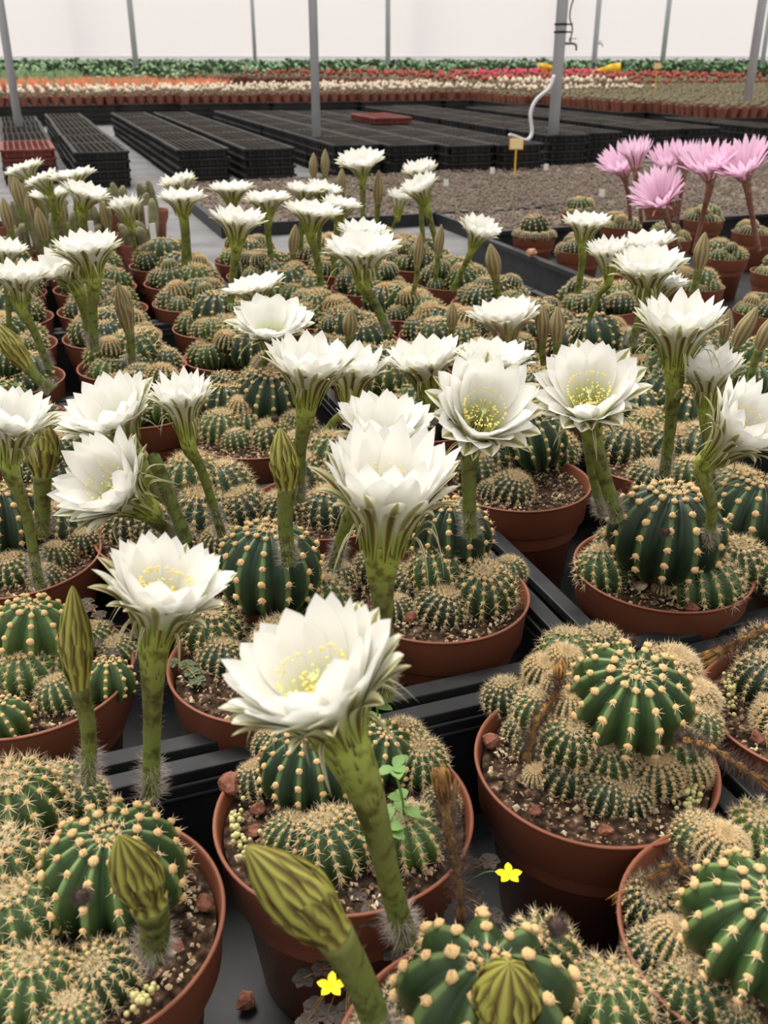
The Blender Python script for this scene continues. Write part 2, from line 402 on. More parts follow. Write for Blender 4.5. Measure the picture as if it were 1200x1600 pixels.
def hairs(mb, frames, rad, i0, i1, cnt, ln, rnd, w=.00012, up=.35):
    for _ in range(cnt):
        t = rnd.uniform(i0, i1)*(len(frames)-1); i = min(int(t), len(frames)-2)
        p, x, y, d = frames[i]; p = p.lerp(frames[i+1][0], t-i); a = rnd.uniform(0, 6.28); n = x*cos(a)+y*sin(a)
        q = p+n*rad[i]*.92; sliver(mb, q, q+(n+d*rnd.uniform(-.4, up*2)+x*rnd.uniform(-.4, .4)).normalized()*ln*rnd.uniform(.5, 1.3), w)
PAL = {'white': ('petal_white', 'petal_outer', 'sepal', 'tube_green', 'scale_dark'), 'dull': ('petal_white', 'petal_outer', 'sepal_dull', 'tube_green', 'scale_dark'),
       'pink': ('petal_pink', 'petal_pink_outer', 'sepal_pink', 'tube_pink', 'scale_pink')}
FN = [0]
def flower(root, rim, neck, base, Wpx, Yb, Yh=None, face=0, mids=(), near=True, pal='white', stam=False, rs=1.0, openk=1.0):
    """rim, neck, base: where the photo shows the mouth, the top of the tube and its foot; Yb, Yh: how far away; face: lean of the mouth to the viewer"""
    FN[0] += 1; rnd = random.Random(FN[0]*13+3)
    Yh = Yb if Yh is None else Yh
    B = at_y(base[0], base[1], Yb)
    if not .155 < B.z < .24: Y2 = at_z(base[0], base[1], .176).y; Yh += Y2-Yb; Yb = Y2; B = at_y(base[0], base[1], Yb)     # the stalk must start on the plant
    Nk = at_y(neck[0], neck[1], Yh)
    Rm = at_y(rim[0], rim[1], Yh); px = depth(Rm)/FPX; R = Wpx*.5*px*1.02
    dp = (Rm-Nk).length; Rm = Rm + Vector((0, -face*max(dp, R*.6), 0)); ax = (Rm-Nk).normalized(); D = (Rm-Nk).length
    X, Y, _ = frame(ax)
    r0 = .0128*rs*min(1.25, R/.042); r1 = .0054*rs*min(1.15, max(.8, R/.042))
    pts = [B]
    for k, m in enumerate(mids): pts.append(at_y(m[0], m[1], Yb+(Yh-Yb)*(k+1)/(len(mids)+1)))
    if not mids: pts.append(B.lerp(Nk, .5) + (B-Nk).cross(Vector((0, 1, 0)))*rnd.uniform(-.03, .03) - (ax-(Nk-B).normalized())*.1*(Nk-B).length)
    pts.append(Nk - ax*min(.022, D*.5)); pts.append(Nk+ax*.002)
    c = catmull(pts, 8 if near else 5); n = len(c); rad = []
    for i in range(n):
        t = i/(n-1); rad.append(r1*(1+.04*sin(i*2.1)) if t < .3 else r1+(r0-r1)*((t-.3)/.7)**1.35)
    mb = MB(); fr = sweep(mb, c, rad, 18 if near else 8, mod=lambda a, t: 1+.075*sin(a*6+t*2.5)*min(1, t*1.6)**2, cap=False); P = PAL[pal]
    # scales hugging the tube
    for k in range(int(130 if near else 30)):
        t = rnd.uniform(.12, .97)**.8*(n-1); i = min(int(t), n-2); p, x, y, d = fr[i]; p = p.lerp(fr[i+1][0], t-i); a = k*2.4
        q = x*cos(a)+y*sin(a); et = d.cross(q); rr = rad[i]; s = .0042*(.4+1.2*(i/n)**2)*(1 if near else 1.4); lft = p+q*(rr*1.0)
        mb.add([lft-et*s*.16, lft+et*s*.16, lft+d*s*1.9+q*s*.30, lft+q*s*.10+d*s*.6], [(0, 1, 3), (1, 2, 3), (2, 0, 3)], None, 1)
    o = build(mb, 'flower', [P[3], P[4]], B, root)
    if near:
        h = MB(); hairs(h, fr, rad, 0, .15, 480, .0080, rnd, .00015); hairs(h, fr, rad, .1, .7, 110, .0042, rnd, .00008)
        build(h, 'hairs', 'hair', B, o, False)
    # petals
    org = Nk; rr = r0*.8; pink = pal == 'pink'
    k1, k2 = (11, 13) if not pink else (17, 18)
    wm = (.25 if not pink else .105)*R
    seg = 11 if near else 7
    pb = MB()
    def ring(mb, cnt, endR, endS, w, off, j=.06, peak=.62, cup=.22, mi=0, drop=0, sg=None, base_off=0, bo2=0):
        for q in range(cnt):
            a = off+2*pi*(q+rnd.uniform(-.22, .22))/cnt; eR = endR*R*(1+rnd.uniform(-j, j)*1.6); eS = endS*D*(1+rnd.uniform(-j, j))
            prof = ((-.004-base_off, rr+bo2), (D*.42, rr+.22*(eR-rr)*openk), (D*.66+.0*R, rr+.58*(eR-rr)*openk), (eS-drop*R, eR))
            petal(mb, org, ax, X, Y, a, prof, w*(1+rnd.uniform(-.12, .12)), sg or seg, cup, 0, rnd, peak, 0, mi)
    oa = rnd.uniform(0, 6)
    ring(pb, k1, .74, 1.20, wm*.95, oa); ring(pb, k2, .92, 1.06, wm, oa+.35)
    build(pb, 'petals', P[0], B, o)
    ob = MB(); ring(ob, 13 if not pink else 17, 1.0, .88, wm*.78, oa+.1, mi=0, bo2=r0*.1)
    build(ob, 'outer_petals', P[1], B, o)
    sb = MB(); ring(sb, 13 if near else 11, .97, .74, wm*.46, oa+.5, .12, .5, .3, base_off=.005, bo2=r0*.16)
    if near:
        for q in range(13):     # thin recurved bracts
            a = rnd.uniform(0, 6.28); eR = R*rnd.uniform(.6, 1.08)
            prof = ((-.006, r0*1.02), (D*.30, rr+.25*R), (D*.55, eR*.75), (D*rnd.uniform(-.35, .25), eR))
            petal(sb, org, ax, X, Y, a, prof, wm*.12, 10, .3, 0, rnd, .3)
    build(sb, 'sepals', P[2], B, o)
    if stam:
        st = MB(); an = MB(); tc_ = org+ax*D*.30
        for q in range(110):
            a = rnd.uniform(0, 6.28); e = X*cos(a)+Y*sin(a); outer = q < 60
            rb = r0*.75; rt = R*(.36 if outer else rnd.uniform(.08, .28)); hh = D*(.78 if outer else rnd.uniform(.45, .72))
            p0 = org+ax*D*.12+e*rb; p1 = org+ax*hh*rnd.uniform(.92, 1.05)+e*rt
            sliver(st, p0, p1, .0003); blob(an, p1, e, .0008, .0013, 0, rnd)
        build(st, 'filaments', 'filament', B, o, False); build(an, 'anthers', 'anther', B, o)
        ps = MB(); sweep(ps, [org, org+ax*D*.6], [.0009, .0009], 6)
        for q in range(9):
            a = q*.7; e = X*cos(a)+Y*sin(a); sliver(ps, org+ax*D*.6, org+ax*D*.72+e*.004, .0005)
        build(ps, 'pistil', 'pistil', B, o)
    return o

def bud(root, tip, foot, base, Wpx, Yb, Yt=None, near=True, mt='bud_green', mids=(), rs=1.0, hair=True):
    """tip and foot of the swollen bud, base of its stalk"""
    FN[0] += 1; rnd = random.Random(FN[0]*17+1); Yt = Yb if Yt is None else Yt
    B = at_y(base[0], base[1], Yb)
    if not .150 < B.z < .225: Y2 = at_z(base[0], base[1], .172).y; Yt += Y2-Yb; Yb = Y2; B = at_y(base[0], base[1], Yb)
    F = at_y(foot[0], foot[1], Yb+(Yt-Yb)*.6); T = at_y(tip[0], tip[1], Yt)
    M = F.lerp(T, .5); R = Wpx*.5*depth(M)/FPX; L = (T-F).length
    pts = [B]+[at_y(m[0], m[1], Yb+(Yt-Yb)*.3) for m in mids]
    if not mids: pts.append(B.lerp(F, .55)+(F-B).cross(Vector((0, 1, 0)))*rnd.uniform(-.05, .05))
    pts.append(F); c = catmull(pts, 6); r1 = .0058*rs*min(1.2, max(.7, R/.012)); n = len(c)
    fd = (c[-1]-c[-2]).normalized(); body = catmull([F, F.lerp(T, .33)+fd*.1*L*.5, F.lerp(T, .66), T], 7)
    nb = len(body); rb = []
    for i in range(nb):
        t = i/(nb-1); w = sin(pi*min(1, (t*.93+.07))**.8)**.75 if t < .999 else 0
        rb.append(max(r1*(1-t) if t < .5 else 0, R*w)+.0003)
    rb[0] = r1*1.25
    mb = MB(); fr = sweep(mb, c, [r1*(1+.25*(i/(n-1))**3) for i in range(n)], 12 if near else 8, 0, .5)
    for k in range(40 if near else 10):
        t = rnd.uniform(.1, .98)*(n-1); i = min(int(t), n-2); p, x, y, d = fr[i]; p = p.lerp(fr[i+1][0], t-i); a = k*2.4; q = x*cos(a)+y*sin(a); et = d.cross(q)
        s = .003; l0 = p+q*r1*.99; mb.add([l0-et*s*.25, l0+et*s*.25, l0+d*s*1.6+q*s*.3], [(0, 1, 2)], None, 1)
    o = build(mb, 'flower_bud', ['tube_green', 'scale_dark'], B, root)
    bb = MB(); ns = 9
    f2 = sweep(bb, body, rb, ns*4 if near else 18, mod=lambda a, t: 1+.055*(1-abs(cos(a*ns/2+t*2.2))*2), turns=ns, cap=False)
    if near:
        for k in range(30):      # overlapping scales on the lower half of the bud
            t = .02+.56*(k/30); ti = t*(nb-1); i = min(int(ti), nb-2); a = k*2.39996; p, x, y, d = f2[i]; p = p.lerp(f2[i+1][0], ti-i)
            q = x*cos(a)+y*sin(a); et = d.cross(q); ww = R*.20; l1 = L*(.22+.30*t); j = min(nb-1, int(ti+l1/L*(nb-1)*.9)); pe, xe, ye, de = f2[j]; qe = xe*cos(a)+ye*sin(a)
            r_ = rb[i]*1.02; re = rb[j]*1.10
            pm = (p+pe)/2+(q+qe).normalized()*((rb[i]+rb[j])/2*1.09+.0002)
            bb.add([p+q*r_-et*ww*.6, p+q*r_+et*ww*.6, pm+et*ww, pe+qe*re, pm-et*ww], [(0, 1, 2, 4), (4, 2, 3)], [((0, 0), (1, 0), (1, 1), (0, 1)), ((0, 0), (1, 0), (.5, 1))])
    build(bb, 'bud_tip', mt, B, o)
    if near and hair:
        h = MB(); hairs(h, fr, [r1]*n, 0, .3, 380, .0075, rnd, .00015); hairs(h, fr, [r1]*n, .2, 1, 90, .004, rnd, .00008); build(h, 'hairs', 'hair', B, o, False)
    return o

def withered(root, pts, Y0, Y1, r, name='withered_flower', hairy='dark_hair', tipr=1.0):
    rnd = random.Random(int(pts[0][0])); n = len(pts)
    P = [at_y(p[0], p[1], Y0+(Y1-Y0)*i/(n-1)) for i, p in enumerate(pts)]; c = catmull(P, 8); m = len(c)
    rad = [r*(.55+.25*sin(i*1.7)+ (tipr-.4)*(i/m)**2) for i in range(m)]; mb = MB()
    fr = sweep(mb, c, rad, 10, mod=lambda a, t: 1+.28*sin(a*4+t*6)+.1*sin(a*7+t*31))
    o = build(mb, name, 'withered', P[0], root)
    tp_ = MB(); d0 = (c[-1]-c[-3]).normalized()
    for k in range(16):
        a = rnd.uniform(0, 6.28); x_, y_, _ = frame(d0); q = (x_*cos(a)+y_*sin(a)); b0 = c[-5]+q*rad[-5]*.8; L_ = r*rnd.uniform(2.5, 6)*min(1.4, tipr+.4)
        sweep(tp_, [b0, b0+d0*L_*.6+q*r*.5, b0+d0*L_+q*r*rnd.uniform(-.6, .8)], [r*.28, r*.22, r*.05], 5)
    build(tp_, 'shrivelled_petals', 'withered', c[-1], o)
    h = MB(); hairs(h, fr, rad, 0, .9, 1000, .0085, rnd, .00018); build(h, 'hairs', hairy, P[0], o, False); return o
def woolly_bud(root, px, py, Y, r):
    rnd = random.Random(int(px)); p = at_y(px, py, Y); mb = MB(); blob(mb, p, Vector((0, -.3, 1)), r*.6, r*.8, 2, rnd, .08)
    o = build(mb, 'woolly_bud', 'dark_hair', p, root); h = MB()
    for _ in range(500):
        d = Vector((rnd.gauss(0, 1), rnd.gauss(0, 1), rnd.gauss(.3, 1))).normalized(); sliver(h, p+d*r*.5, p+d*r*rnd.uniform(.9, 1.35), .00014)
    build(h, 'hairs', 'dark_hair' if rnd.random() < .5 else 'dark_hair', p, o, False)

# ================================================================== setting
def plane(name, pts, mt):
    mb = MB(); mb.add([Vector(p) for p in pts], [tuple(range(len(pts)))]); o = build(mb, name, mt, Vector((0, 0, 0)), None, False); o['kind'] = 'structure'; return o
plane('floor', [(-30, -1.5, 0), (30, -1.5, 0), (30, 34, 0), (-30, 34, 0)], 'floor')
# translucent white plastic side wall: light and the posts behind come through a little
m = bpy.data.materials.new('plastic_film'); m.use_nodes = True; n = m.node_tree.nodes; l = m.node_tree.links; n.clear()
o = n.new('ShaderNodeOutputMaterial'); a = n.new('ShaderNodeBsdfDiffuse'); b = n.new('ShaderNodeBsdfTranslucent'); c = n.new('ShaderNodeBsdfTransparent')
a.inputs[0].default_value = (.95, .92, .93, 1); b.inputs[0].default_value = (.98, .955, .965, 1)
m1 = n.new('ShaderNodeMixShader'); m1.inputs[0].default_value = .72; m2 = n.new('ShaderNodeMixShader'); m2.inputs[0].default_value = .12
l.new(a.outputs[0], m1.inputs[1]); l.new(b.outputs[0], m1.inputs[2]); l.new(m1.outputs[0], m2.inputs[1]); l.new(c.outputs[0], m2.inputs[2]); l.new(m2.outputs[0], o.inputs[0])
MATS['plastic_film'] = m
WY = 26.0
zb = at_y(600, 89, WY).z
mb = MB(); box(mb, (0, WY, zb+3.2), (60, .02, 6.4)); w = build(mb, 'wall_back', 'plastic_film', Vector((0, WY, zb)), None, False); w['kind'] = 'structure'
mb = MB(); box(mb, (0, WY-.03, zb), (60, .05, .02)); w = build(mb, 'trim_1', 'tag_white', Vector((0, WY, zb)), None, False); w['kind'] = 'structure'

# ------------------------------------------------------------------ posts
def post(foot, top, diam, label, group=None, Y=None, lean=0):
    p = at_z(foot[0], foot[1], 0) if Y is None else Vector((at_y(foot[0], foot[1], Y).x, Y, 0))
    mb = MB(); sweep(mb, [p, p+Vector((0, 0, 3.4))], [diam/2, diam/2], 20)
    t = thing('support_post', p, label, 'post', group); build(mb, 'pole', 'steel', p, t)
    fp = MB(); lathe(fp, [(diam*.9, 0), (diam*.9, .012), (diam*.62, .02), (diam*.55, .05)], 16, p, close=True); build(fp, 'base_collar', 'steel', p, t)
    return t, p
post((36, 240), 0, .050, 'grey metal support post at the far left, standing over the red crate')
post((496, 262), 0, .047, 'slim grey metal support post just left of the centre, behind two closed buds')
tp, pp = post((861, 256), 0, .062, 'grey metal post with a brass tap, black ties and a pale hose')
post((1159, 215), 0, .064, 'thick grey metal post rising behind the pink flowers at the right')
post((216, 137), 0, .095, 'thin grey post among the orange potted plants at the left')
post((606, 135), 0, .085, 'thin grey post at the right end of the blue sheet')
tq, pq = post((925, 132), 0, .095, 'thin grey post with a small tap beside the large yellow strip')
post((400, 121), 0, .085, 'thin distant grey post between the orange plants and the blue sheet')
post((1034, 106), 0, .10, 'thin distant grey post right of the yellow strips', Y=22)
post((1186, 130), 0, .085, 'distant grey post partly hidden at the right edge')
for x, lb in ((122, 'faint post showing through the white film at the left'), (638, 'faint post showing through the white film near the middle'), (848, 'faint post showing through the white film behind the small yellow strip')):
    post((x, 105), 0, .13, lb, Y=26.6)
# tap, ties and hose on the near post
def tap(root, p, s, h):
    mb = MB(); q = p+Vector((.03, -.01, h)); sweep(mb, [q, q+Vector((.06*s, 0, 0))], [.009*s]*2, 8); sweep(mb, [q+Vector((.06*s, 0, 0)), q+Vector((.085*s, 0, -.01*s)), q+Vector((.09*s, 0, -.05*s))], [.009*s, .009*s, .007*s], 8)
    sweep(mb, [q+Vector((.04*s, 0, 0)), q+Vector((.04*s, 0, .03*s))], [.005*s]*2, 8); box(mb, q+Vector((.055*s, 0, .034*s)), (.06*s, .012*s, .006*s))
    build(mb, 'tap', 'brass', q, root)
def post_h(p, py): return at_y(600, py, p.y).z
tap(tp, pp, .7, post_h(pp, 68)); tap(tq, pq, 1.1, post_h(pq, 68))
for py in (38, 50):
    mb = MB(); z = post_h(pp, py); lathe(mb, [(.033, -.006), (.038, 0), (.033, .006)], 20, (pp.x, pp.y, z)); box(mb, (pp.x+.045, pp.y, z), (.04, .008, .008)); build(mb, 'cable_tie', 'black_plastic', Vector((pp.x, pp.y, z)), tp)
mb = MB(); rnd = random.Random(4); z0 = post_h(pp, 65)
sweep(mb, catmull([Vector((pp.x+.05+.012*sin(k*2), pp.y-.02, z0+k*.06)) for k in range(14)], 3), [.004]*40, 6); build(mb, 'cable', 'black_plastic', Vector((pp.x, pp.y, z0)), tp)
mb = MB(); hp = [(866, 118), (858, 138), (838, 156), (829, 178), (831, 208), (822, 219), (806, 214), (796, 211)]
HP = [at_y(x, y, pp.y-.08-.03*i) for i, (x, y) in enumerate(hp)]; c = catmull(HP, 5); sweep(mb, c, [.010]*len(c), 8)
tag(build(mb, 'water_hose', 'hose', HP[0]), 'pale grey water hose hanging from the post with the brass tap', 'hose')

# ------------------------------------------------------------------ yellow strips and blue sheet
def ribbon(name, tops, bots, Y, mt, label, cat, thick=.01, amp=.03):
    mb = MB(); n = len(tops); T = catmull([at_y(x, y, Y) for x, y in tops], 6); B_ = catmull([at_y(x, y, Y) for x, y in bots], 6); m = len(T); vs = []
    for s in (0, thick):
        for i in range(m):
            w = Vector((0, amp*sin(i*.9)+s, 0)); vs += [T[i]+w, B_[i]+w*.7]
    k = 2*m; fs = []
    for i in range(m-1):
        a = 2*i; fs += [(a, a+1, a+3, a+2), (k+a+2, k+a+3, k+a+1, k+a), (a, a+2, k+a+2, k+a), (a+1, k+a+1, k+a+3, a+3)]
    fs += [(0, k, k+1, 1), (2*m-2, 2*m-1, k+2*m-1, k+2*m-2)]
    mb.add(vs, fs); return tag(build(mb, name, mt, T[0]), label, cat)
for tops, bots, Y, lb in (([(842, 98), (852, 99), (863, 103)], [(843, 111), (853, 111), (864, 110)], 15.0, 'small yellow plastic strip left of the post with the hose'),
        ([(928, 110), (945, 104), (958, 99), (970, 98)], [(928, 114), (945, 115), (958, 116), (970, 117)], 14.6, 'larger yellow plastic strip widening towards the right')):
    o = ribbon('yellow_strip', tops, bots, Y, 'yellow_plastic', lb, 'strip')
    for px in (tops[0], tops[-1]):
        q = at_y(px[0], px[1], Y); mb = MB(); sweep(mb, [Vector((q.x, Y+.04, .16)), Vector((q.x, Y+.04, q.z))], [.006, .006], 6); build(mb, 'stake', 'tag_white', q, o)
ribbon('blue_sheet', [(499, 107), (515, 120), (535, 130), (560, 133), (585, 129), (603, 122), (609, 113)], [(501, 128), (515, 130), (535, 136), (560, 139), (585, 137), (603, 135), (610, 135)], 18.3, 'blue_sheet', 'blue plastic sheet sagging between two posts in the distance', 'sheet', .012, .05)

# ------------------------------------------------------------------ stacked black crates
def crate_mesh(mside, mtop, L=.51, Wd=.235, H=.04):
    mb = MB(); t = .008
    for sx in (-1, 1): box(mb, (sx*(Wd/2-t/2), 0, H*.45), (t, L, H*.8)); box(mb, (sx*(Wd/2), 0, H-.006), (.02, L+.01, .010)); 
    for sy in (-1, 1): box(mb, (0, sy*(L/2-t/2), H*.45), (Wd, t, H*.8)); box(mb, (0, sy*(L/2), H-.006), (Wd+.01, .02, .010))
    for i in range(9):
        for sx in (-1, 1): box(mb, (sx*(Wd/2+.002), -L/2+L*(i+.5)/9, H*.4), (.008, .012, H*.7))
    for i in range(6):
        for sy in (-1, 1): box(mb, (-Wd/2+Wd*(i+.5)/6, sy*(L/2+.002), H*.4), (.012, .008, H*.7))
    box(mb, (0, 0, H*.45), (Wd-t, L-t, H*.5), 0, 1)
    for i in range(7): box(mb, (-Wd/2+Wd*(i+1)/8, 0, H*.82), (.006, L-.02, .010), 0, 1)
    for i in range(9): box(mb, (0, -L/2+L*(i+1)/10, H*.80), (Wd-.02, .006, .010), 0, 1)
    return mb.mesh('plastic_crate', [mside, mtop], False)
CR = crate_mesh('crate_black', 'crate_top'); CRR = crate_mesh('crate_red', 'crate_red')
def toUV(p): q = p-O0; return q.dot(E1), q.dot(E2)
ncr = 0; crates = []
RW = [(-.47, 4.55, 'leftmost row'), (-.15, 4.30, 'second row from the left'), (.33, 4.27, 'third row from the left'), (.64, 4.20, 'fourth row from the left'), (1.11, 4.25, 'row left of the central post'), (1.37, 4.15, 'row right of the central post'),
      (1.63, 4.02, 'second row right of the central post'), (1.90, 3.98, 'row just left of the hose'), (2.42, 4.42, 'row behind the hose post'), (2.70, 4.5, 'second row behind the hose post'), (3.18, 4.6, 'row behind the pink flowers'), (3.46, 4.6, 'second row behind the pink flowers'), (3.95, 4.5, 'row at the right edge')]
FRONTS = [(-.76, 8.65, 1.25), (.32, 8.68, .92), (1.03, 8.53, .98), (1.85, 8.47, .98), (2.67, 8.42, .98), (3.50, 8.37, .30), (3.77, 7.42, .22), (4.0, 6.16, .22), (4.23, 5.29, 1.5)]
LEV = ['bottom', 'second', 'third', 'topmost']; STK = ['nearest', 'second', 'third', 'fourth', 'fifth', 'farthest']
for (u, v, lb) in RW:
    lim = min([7.65]+[f[1]-.15 for f in FRONTS if f[0] < u+.27 and f[0]+f[2] > u-.02])
    for i in range(6):
        if v+.53*(i+1) > lim+.05: break
        for k in range(4):
            red = u == -.47 and i == 0 and k > 1
            o = link('plastic_crate', CRR if red else CR, UV(u+.12+rnd.uniform(-.004, .004), v+.265+i*.53, k*.0412)); o.rotation_euler[2] = ROT
            tag(o, ('faded red crate, %s of the stack beside the far left post' % LEV[k]) if red else 'black crate, %s in the %s stack of the %s' % (LEV[k], STK[i], lb), 'crate', 'stacked black crates')
def single(px, py, z, me, label, nm='plastic_crate'):
    p = at_z(px, py, z); o = link(nm, me, p); o.rotation_euler[2] = ROT; tag(o, label, 'crate')
single(594, 190, .166, CRR, 'dull red crate lying on the black crates beyond the post')

# ------------------------------------------------------------------ growing beds of tiny plants
def bed(pts, label, h=.045, seedc=900):
    P = [at_z(x, y, h) for x, y in pts]; n = len(P); c = sum(P, Vector())/n; t = thing('growing_bed', Vector((c.x, c.y, 0)), label, 'growing bed')
    mb = MB(); mb.add([p for p in P]+[Vector((p.x, p.y, 0)) for p in P]+[c+(p-c)*.97 for p in P]+[c+(p-c)*.97-Vector((0, 0, .012)) for p in P],
        [((i+1) % n, i, n+i, n+(i+1) % n) for i in range(n)]+[(i, (i+1) % n, 2*n+(i+1) % n, 2*n+i) for i in range(n)]+[(2*n+i, 2*n+(i+1) % n, 3*n+(i+1) % n, 3*n+i) for i in range(n)])
    build(mb, 'tray_frame', 'black_plastic', c, t, False)
    # soil sheet, subdivided and rough
    mb = MB(); N = 40; a, b, c2, d = [c+(p-c)*.97-Vector((0, 0, .010)) for p in P[:4]]; rnd = random.Random(3); vs = []
    for i in range(N+1):
        for j in range(N+1): vs.append((a.lerp(b, i/N)).lerp(d.lerp(c2, i/N), j/N)+Vector((0, 0, rnd.uniform(0, .006))))
    mb.add(vs, [(i*(N+1)+j, (i+1)*(N+1)+j, (i+1)*(N+1)+j+1, i*(N+1)+j+1) for i in range(N) for j in range(N)]); build(mb, 'soil', 'bed_soil', c, t)
    mb = MB()
    for k in range(seedc):
        s, q = rnd.random(), rnd.random(); p = (a.lerp(b, s)).lerp(d.lerp(c2, s), q); r = rnd.uniform(.004, .009); blob(mb, p+Vector((0, 0, .012)), Vector((0, 0, 1)), r, r*.8, 0, rnd, .3, 0 if rnd.random() < .75 else 1)
    o = build(mb, 'seedlings', ['seedling', 'seedling2'], c, t, False); o['kind'] = 'stuff'
mat('seedling', (.2, .17, .13), .9, .1, noisy(20, [(.3, (.10, .075, .062)), (.7, (.25, .19, .16))])); mat('seedling2', (.15, .14, .09), .8)
def bedq(c1, u1, v1, label):     # near-left corner (photo), width and length in metres
    u, v = toUV(at_z(c1[0], c1[1], .045))
    P = [UV(u, v), UV(u+u1, v), UV(u+u1, v+v1), UV(u, v+v1)]; px = []
    for p in P:
        q = p+Vector((0, 0, .045-CAMH)); z = q.y*_c-q.z*_s; px.append((600+FPX*q.x/z, 800-FPX*(q.y*_s+q.z*_c)/z))
    bed(px, label, .045, int(1500*u1*v1)+200)
bedq((345, 352), 1.42, 1.25, 'low bed of brown seedlings hidden behind the middle white flowers')
bedq((800, 378), 1.15, 1.55, 'low brown seedling bed right of the grey aisle, in front of the yellow label')
bedq((950, 352), 2.9, 1.75, 'low brown seedling bed that the yellow label and small stakes stand in')
def stake(px, py, h, label, big=False, z=.045):
    p = at_z(px, py, z); t = thing('plant_label', p, label, 'label')
    mb = MB(); box(mb, p+Vector((0, 0, h/2)), (.007 if big else .022, .004, h)); build(mb, 'stake', 'yellow_plastic' if big else 'tag_white', p, t, False)
    if big: mb = MB(); box(mb, p+Vector((0, -.004, h)), (.058, .005, .042)); build(mb, 'label_plate', 'label_cream', p, t, False); mb = MB(); box(mb, p+Vector((0, -.001, h)), (.066, .004, .050)); build(mb, 'label_frame', 'yellow_plastic', p, t, False)
    return t
stake(804, 275, .145, 'yellow plant label on a stake, left of the post with the hose', True)
stake(769, 271, .028, 'small cream stake left of the yellow label'); stake(853, 266, .03, 'small cream stake right of the yellow label, by the post foot')
stake(697, 291, .03, 'small cream stake behind the white flower pair near the bed edge'); stake(940, 308, .03, 'small cream stake among pink flower stalks')
stake(1021, 160, .30, 'distant yellow plant label over the cream potted plants', True, .16)

# ------------------------------------------------------------------ fields of small potted plants on black stands
mat('small_pot', (.38, .12, .07), .6, .3, noisy(3, [(.3, (.20, .070, .045)), (.7, (.31, .115, .075))]))
mat('dull_green', (.15, .16, .08), .8, .1); mat('cream_plant', (.62, .52, .40), .8, .1); mat('orange_plant', (.6, .14, .06), .7, .2, noisy(12, [(.3, (.46, .075, .035)), (.7, (.66, .20, .09))])); mat('red_plant', (.33, .07, .05), .7, .2); mat('green_plant', (.10, .17, .06), .7, .2, noisy(12, [(.3, (.07, .12, .05)), (.7, (.17, .24, .10))]))
mat('grey_plant', (.22, .20, .14), .8, .1, noisy(12, [(.3, (.10, .085, .055)), (.7, (.22, .18, .12))])); mat('pink_plant', (.62, .05, .14), .7, .2)
mat('crop_green', (.05, .12, .04), .6, .25, noisy(5, [(.3, (.07, .15, .06)), (.7, (.19, .30, .15))])); mat('crop_pale', (.22, .30, .16), .6, .25)
KIND = {'cream': ('cream_plant', 'grey_plant'), 'orange': ('orange_plant', 'green_plant'), 'red': ('red_plant', 'grey_plant'), 'green': ('green_plant', 'green_plant'), 'brown': ('dull_green', 'grey_plant'), 'pink': ('pink_plant', 'green_plant')}
def small_plant(mb, c, s, kind, rnd, lo=False):
    lathe(mb, [(.028*s, 0), (.040*s, .065*s), (.042*s, .07*s), (.035*s, .068*s)], 6 if lo else 10, c, 0)
    top = c+Vector((0, 0, .07*s))
    if kind in ('cream', 'brown', 'red', 'pink'):
        blob(mb, top+Vector((0, 0, .006*s)), Vector((0, 0, 1)), .025*s, .018*s, 0 if lo else 1, rnd, .12, 2)
        if kind == 'brown':
            for _ in range(2): sliver(mb, top, top+Vector((rnd.uniform(-.01, .01), rnd.uniform(-.01, .01), .045*s)), .0035*s, None, 1)
        nn = {'cream': rnd.choice([1, 1, 1, 0]), 'brown': 0, 'red': rnd.choice([0, 0, 1]), 'pink': rnd.choice([0, 1])}[kind]
        for _ in range(nn):
            a = rnd.uniform(0, 6.28); blob(mb, top+Vector((.012*s*cos(a), .012*s*sin(a), .040*s)), Vector((0, 0, 1)), .020*s, .022*s, 0, rnd, .2, 1)
    else:
        for _ in range(5 if lo else 8):
            a = rnd.uniform(0, 6.28); q = top+Vector((.02*s*cos(a), .02*s*sin(a), 0)); sliver(mb, q, q+Vector((.035*cos(a), .035*sin(a), .07+rnd.uniform(0, .03)))*s, .008*s, None, 1 if rnd.random() < .8 else 2)
SPM = {}
rnd = random.Random(77)
for k, (a, b) in KIND.items():
    SPM[k] = []
    for v in range(2): mb = MB(); small_plant(mb, Vector((0, 0, 0)), 1, k, rnd); SPM[k].append(mb.mesh('potted_succulent', ['small_pot', a, b]))
ind = []
fields = []
def field(name, corner, du, dv, zones, zt, label, pitch=.085, indiv=0, dist_label=''):
    """corner: near left corner in the photo at pot base height zt; zones: [(length, kind)]"""
    u0, v0 = toUV(at_z(corner[0], corner[1], zt)); rnd = random.Random(int(corner[0]))
    L = dv
    if zt > .02:
        mb = MB(); c = UV(u0+du/2, v0+L/2, zt/2)
        nl = 4
        for k in range(nl): box(mb, UV(u0+du/2, v0+L/2, zt*(k+.42)/nl), (du-.02, L-.02, zt/nl*.84), ROT); box(mb, UV(u0+du/2, v0+L/2, zt*(k+.90)/nl), (du, L, zt/nl*.18), ROT)
        tag(build(mb, 'plant_stand', 'crate_black', Vector((c.x, c.y, 0)), None, False), label, 'stand')
    fields.append((u0, v0, du, dv, zones, zt, pitch, rnd, dist_label))
def zone_len(zs): return sum(z[0] for z in zs)
